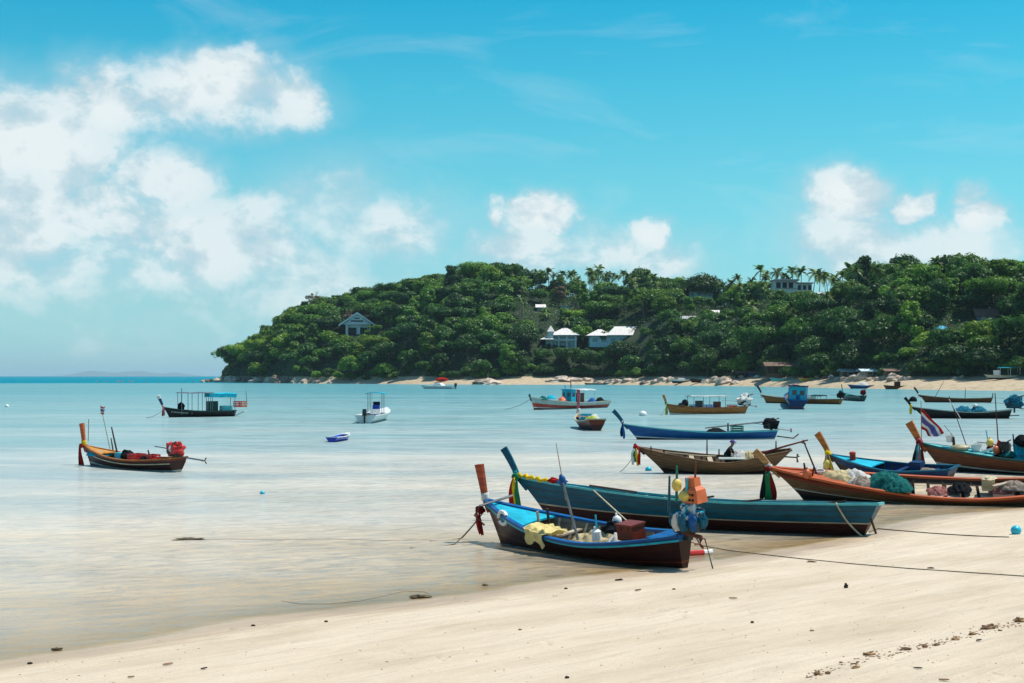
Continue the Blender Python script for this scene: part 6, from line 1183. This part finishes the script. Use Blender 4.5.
# ------------------------------------------------------------------ ropes
def gz1(X, Y): return float(ground_z(np.array([X]), np.array([Y]))[0])
def rope(pts, r, m, label, name='mooring_rope', sag=0.0, group='mooring ropes', n=14):
    out = []
    for a, b in zip(pts[:-1], pts[1:]):
        for i in range(n + (b is pts[-1])):
            u = i / n; p = a.lerp(b, u); p.z -= sag * 4 * u * (1 - u) * (a - b).length * .1; out.append(p)
    q = MB(); q.tube(out, r, n=5); o = q.build(name, m, None, smooth=True); tag(o, label, 'rope', group); return o
def gp(px, py, up=.012):
    """point of the sand or the water surface seen at (px, py)"""
    z = 0.0
    for _ in range(8):
        p = at(px, py, z); z = max(gz1(p.x, p.y), 0) 
    p = at(px, py, z); p.z = max(gz1(p.x, p.y), 0.0) + up; return p
def grope(pxs, r, m, label, up=.012, **k):
    pts = [gp(*q, up=up) for q in pxs]; return rope(pts, r, m, label, n=5, **k)
sT = B.W(B.P(0, .97, 1)); grope([(868, 533), (878, 529), (900, 531), (930, 533.5), (960, 535.5), (990, 537), (1009, 537.5)], .016, m_rope, 'dark rope along the sand from the long teal boat to the blue ball')
rope([B.W(B.P(.095, 1, 1) + Vector((0, .04, .04))), B.W(B.P(.06, .55, 1) + Vector((0, .06, 0))), B.W(B.P(.015, .12, 1) + Vector((-.1, .12, 0))), gp(868, 533)], .028, m_ropel, 'pale rope hanging from the stern gunwale of the long teal boat', sag=.35)
rope([B.W(B.P(.79, 1, 1)), A.W(A.P(.33, .9, -1))], .02, m_ropel, 'short pale rope between the long teal boat and the small blue boat')
grope([(690, 542), (702, 546), (730, 551), (760, 554.5), (800, 559), (850, 564), (910, 569), (970, 573), (1030, 577)], .011, m_rope, 'thin dark line running over the sand from the stern of the small boat')
kn = A.W(A.T + Vector((.1, 0, -.3)))
for (x1, y1), (x2, y2), lab in (((462, 538), (430, 541), 'upper bow rope of the small blue boat slanting into the water'), ((455, 544), (410, 548), 'lower bow rope of the small blue boat slanting into the water')): rope([kn, at(x1, y1, .02), at(x2, y2, .005)], .014, m_rope, lab, sag=.25)
grope([(430, 540), (380, 540.5), (330, 539), (280, 540), (230, 539), (180, 540)], .008, m_rope, 'weedy rope floating in the shallows ahead of the small blue boat', up=.0)
grope([(282, 601), (300, 604), (330, 604), (360, 601), (385, 596), (405, 591), (425, 592), (432, 597)], .006, m_rope, 'sunken looping rope near the shore edge', up=.0)
for b_, dx, lab in ((F_, (620, 472), 'bow rope of the weathered wooden boat'), (Hh, (645, 418), 'bow rope of the tan canopy boat'), (L_, (146, 418), 'bow rope of the black hulled boat'), (I_, (495, 409), 'bow rope of the wheelhouse boat'), (C_, (772, 499), 'bow rope of the orange railed boat')):
    rope([b_.W(b_.T + Vector((0, 0, -.3))), at(dx[0], dx[1], 0)], .014 if b_ is C_ or b_ is F_ else .025, m_rope, lab + ' running into the water', sag=.6)
rope([at(1060, 403.5, 0.0), T_.W(T_.P(0, 1))], .02, m_rope, 'stern line of the long brown boat', sag=.02)
# buoys
for px, py, r_, m_, lab in ((1016, 534, .14, m_cyanp, 'turquoise ball buoy lying on the sand at the rope end'), (262.5, 494, .10, m_cyanp, 'small turquoise buoy floating in the empty shallows'), (747, 473.5, .1, m_cyanp, 'small turquoise buoy near the bow rope of the weathered boat') if False else (648.5, 470.8, .16, m_cyanp, 'turquoise buoy floating under the bow of the weathered boat'), (643, 416, .45, m_whitep, 'white buoy floating before the tan canopy boat'), (913, 401.5, .7, m_darkc, 'dark buoy between the long brown and black boats') , (7, 407, .3, m_whitep, 'white marker float far out beyond the flag boat')):
    p = gp(px, py, up=r_ * .7 if py > 500 else r_ * .3); q = MB(); q.blob((0, 0, 0), (r_, r_, r_), lump=.02, nu=18, nv=12); q.tube([(r_ * .9, 0, 0), (r_ * 1.25, 0, 0)], r_ * .25, n=8); o = q.build('buoy', m_, None, smooth=True, M=TR(p.x, p.y, p.z, 1.0)); tag(o, lab, 'buoy')
# weed raft, red stick, fallen sticks
def scrap(px, py, w, h, m, lab, name='driftwood', cat='driftwood', kind='chip', rz=0.0, grp='flotsam on the near sand'):
    p = gp(px, py, up=.0); k = p.y / F * (.72 if px > 800 else .85); rr_ = random.Random(px * 7 + py); q = MB(); L = w * k; t = h * k
    if kind == 'chip': q.blob((0, 0, t * .3), (L / 2, max(.03, L * .22), t * .55), lump=.45, freq=2.5, seed=rr_.random() * 30, nu=12, nv=8)
    elif kind == 'leaf':
        q.sheet(lambda u, v: Vector(((u - .5) * L, (v - .5) * L * .42 * math.sin(math.pi * (u * .92 + .04)), .012 + t * .35 * abs(v - .5) * 2 + t * .3 * max(0, u - .4))), 8, 4, thick=.006)
    else:
        q.tube([(-L / 2, 0, t * .3), (-L * .2, .03, t * .5), (L * .15, -.02, t * .45), (L / 2, .05, t * .25)], [t * .2, t * .4, t * .38, t * .12], n=6); q.tube([(-L * .2, .03, t * .5), (-L * .38, .1, t * .9)], [t * .2, t * .07], n=5)
    o = q.build(name, m, None, M=TR(p.x, p.y, p.z, rz)); tag(o, lab, cat, grp); return o
m_weed = mat('brown_seaweed', (.09, .065, .03), rough=.8, var=.5, scale=9); m_dry = mat('dried_husk', (.22, .13, .07), rough=.9, var=.5, scale=9); m_husk = mat('black_husk', (.02, .014, .01), rough=.9, var=.4, scale=9); m_leafd = mat('dried_leaf', (.32, .2, .1), rough=.9, var=.4, scale=12)
for px, py, w_, h_, m_, lab, kd in ((846, 588, 6, 7, m_husk, 'black coconut husk standing alone on the open sand', 'chip'), (420, 597.5, 24, 3.5, m_weed, 'long raft of brown seaweed stranded at the waterline', 'chip'), (190, 539.5, 34, 2.2, m_weed, 'strip of weed floating on the weedy rope', 'chip'),
    (812, 562.5, 14, 3, m_dry, 'bent brown stick beside the thin dark line', 'stick'), (638, 591, 8, 3, m_dry, 'curled brown leaf between boat and camera', 'leaf'), (733, 599, 10, 2.5, m_leafd, 'reddish leaf on the open sand below the red stick', 'leaf'), (619, 580.5, 10, 2.2, m_husk, 'dark weed scrap just off the stern of the small boat', 'chip'), (931, 568.5, 9, 2, m_husk, 'dark scrap lying on the thin dark line', 'chip'),
    (797 + 110, 650, 20, 4.5, m_dry, 'forked brown stick in the weed line', 'stick'), (869, 655, 22, 5, m_leafd, 'brown husk fibre clump in the weed line', 'chip'), (856, 668, 14, 4, m_leafd, 'tan husk piece under the weed line', 'chip'), (817, 675, 10, 6, m_dry, 'brown husk piece at the low end of the weed line', 'chip'), (828, 674, 8, 4, m_dry, 'small husk crumb beside the lowest husk', 'chip'),
    (988, 629, 20, 7, m_dry, 'thick brown husk at the upper end of the weed line', 'chip'), (972, 635, 10, 4, m_leafd, 'tan clump next to the thick husk', 'chip'), (955, 640, 12, 4, m_leafd, 'tan fibre clump in the middle of the weed line', 'chip'), (937, 645.5, 8, 4, m_dry, 'dark crumb in the middle of the weed line', 'chip'), (925, 647, 7, 4, m_dry, 'dark crumb next to the forked stick', 'chip'), (979, 641, 11, 2.5, m_husk, 'dark leaf lying below the weed line', 'leaf'),
    (918, 669, 12, 2.5, m_husk, 'dark flat leaf near the picture foot', 'leaf'), (1019, 622, 14, 7, m_leafd, 'tan stranded husk beyond the thick brown husk', 'chip'), (944, 681, 14, 4, m_leafd, 'tan leaf at the very foot of the sand', 'leaf'),
    (57, 650, 12, 3, m_weed, 'weed scrap in the shallow corner of the water edge', 'chip'), (30, 664, 6, 2.5, m_husk, 'dark speck at the water edge corner', 'chip'), (168, 665, 12, 3, m_leafd, 'curled tan leaf on the lower sand', 'leaf'), (204, 669.5, 8, 3, m_husk, 'dark leaf beside the curled tan one', 'leaf'), (131, 678, 8, 3, m_leafd, 'small tan leaf below the curled tan one', 'leaf'), (253, 626, 5, 2, m_husk, 'tiny dark speck just above the water line', 'chip'), (326, 622, 4, 2, m_husk, 'tiny dark speck on the damp sand strip', 'chip'),
    (55 + 512, 678, 6, 2.5, m_husk, 'dark chip low on the middle sand', 'chip'), (566, 512 + 77, 4, 2, m_husk, 'dark speck below the small boat', 'chip'), (752, 623, 4, 2.5, m_husk, 'dark dot on the middle sand', 'chip'), (674, 589.5, 4, 1.6, m_husk, 'dark speck under the small boat stern', 'chip'), (812, 631, 5, 2, m_dry, 'brown speck on the right hand sand slope', 'chip'), (520, 630, 4, 1.6, m_dry, 'brown dot in the empty middle sand', 'chip'), (485, 585.5, 7, 2, m_weed, 'weed scrap in the wet strip before the small boat', 'chip')):
    lab = lab.replace('right hand ', 'upper '); scrap(px, py, w_, h_, m_, lab, name='dried_leaf' if kd == 'leaf' else 'coconut_husk' if 'husk' in lab else 'driftwood' if kd == 'stick' else 'seaweed', cat='leaf' if kd == 'leaf' else 'husk' if 'husk' in lab else 'stick' if kd == 'stick' else 'seaweed', kind=kd, rz=(px * .37) % 1.2 - .5)
p0, p1 = gp(689, 555.5, .05), gp(712, 554, .05); q = MB(); q.tube([p0, p0.lerp(p1, .62)], .075, n=8, m=0); q.tube([p0.lerp(p1, .622), p1], .07, n=8, m=1); o = q.build('marker_pole', [m_redp, m_whitep], None); tag(o, 'red and white pole lying in the shallow behind the small boat stern', 'pole')
q = MB(); a_, b_ = B.W(B.P(.0, .6)), gp(876, 533.5, 0); q.tube([a_, b_], .035, n=6); o = q.build('prop_stick', m_woodd); tag(o, 'short dark stick propping the stern of the long teal boat', 'stick')
# fine crumbs of the weed line: too many to count
q = MB(); rr = random.Random(9)
for i in range(300):
    u = rr.random(); px = 806 + 218 * u + rr.gauss(0, 3); py = 679 - 57 * u ** .85 + rr.gauss(0, 2.0)
    if py > 682: continue
    p = gp(px, py, 0); s = rr.uniform(.004, .015) * (2 if rr.random() < .06 else 1); q.blob((p.x, p.y, p.z + s * .3), (s * 1.6, s, s * .6), lump=.4, seed=i, nu=5, nv=3, m=i % 2)
for i in range(500):
    px = rr.uniform(-20, 1050); py = rr.uniform(520, 700); p = at(px, py, .5)
    if gz1(p.x, p.y) < .03: continue
    s = rr.uniform(.004, .011); z = gz1(p.x, p.y); q.blob((p.x, p.y, z + s * .3), (s * 1.6, s, s * .6), lump=.4, seed=i, nu=5, nv=3, m=i % 2)
o = q.build('shore_litter', [m_dry, m_leafd]); o['kind'] = 'stuff'
# far small marks: stakes standing in the bay
for px, py, t_, lab in ((88, 441, 419, 'thin stake standing in the water beyond the flag boat bow'), (746, 439, 426, None), (701, 431, 417, None)):
    if lab: p = at(px, py, 0); q = MB(); q.tube([(0, 0, -.5), (.05, 0, (py - t_) * p.y / F)], .03, n=5); o = q.build('stake', m_bamboo, None, M=TR(p.x, p.y, 0)); tag(o, lab, 'stake')
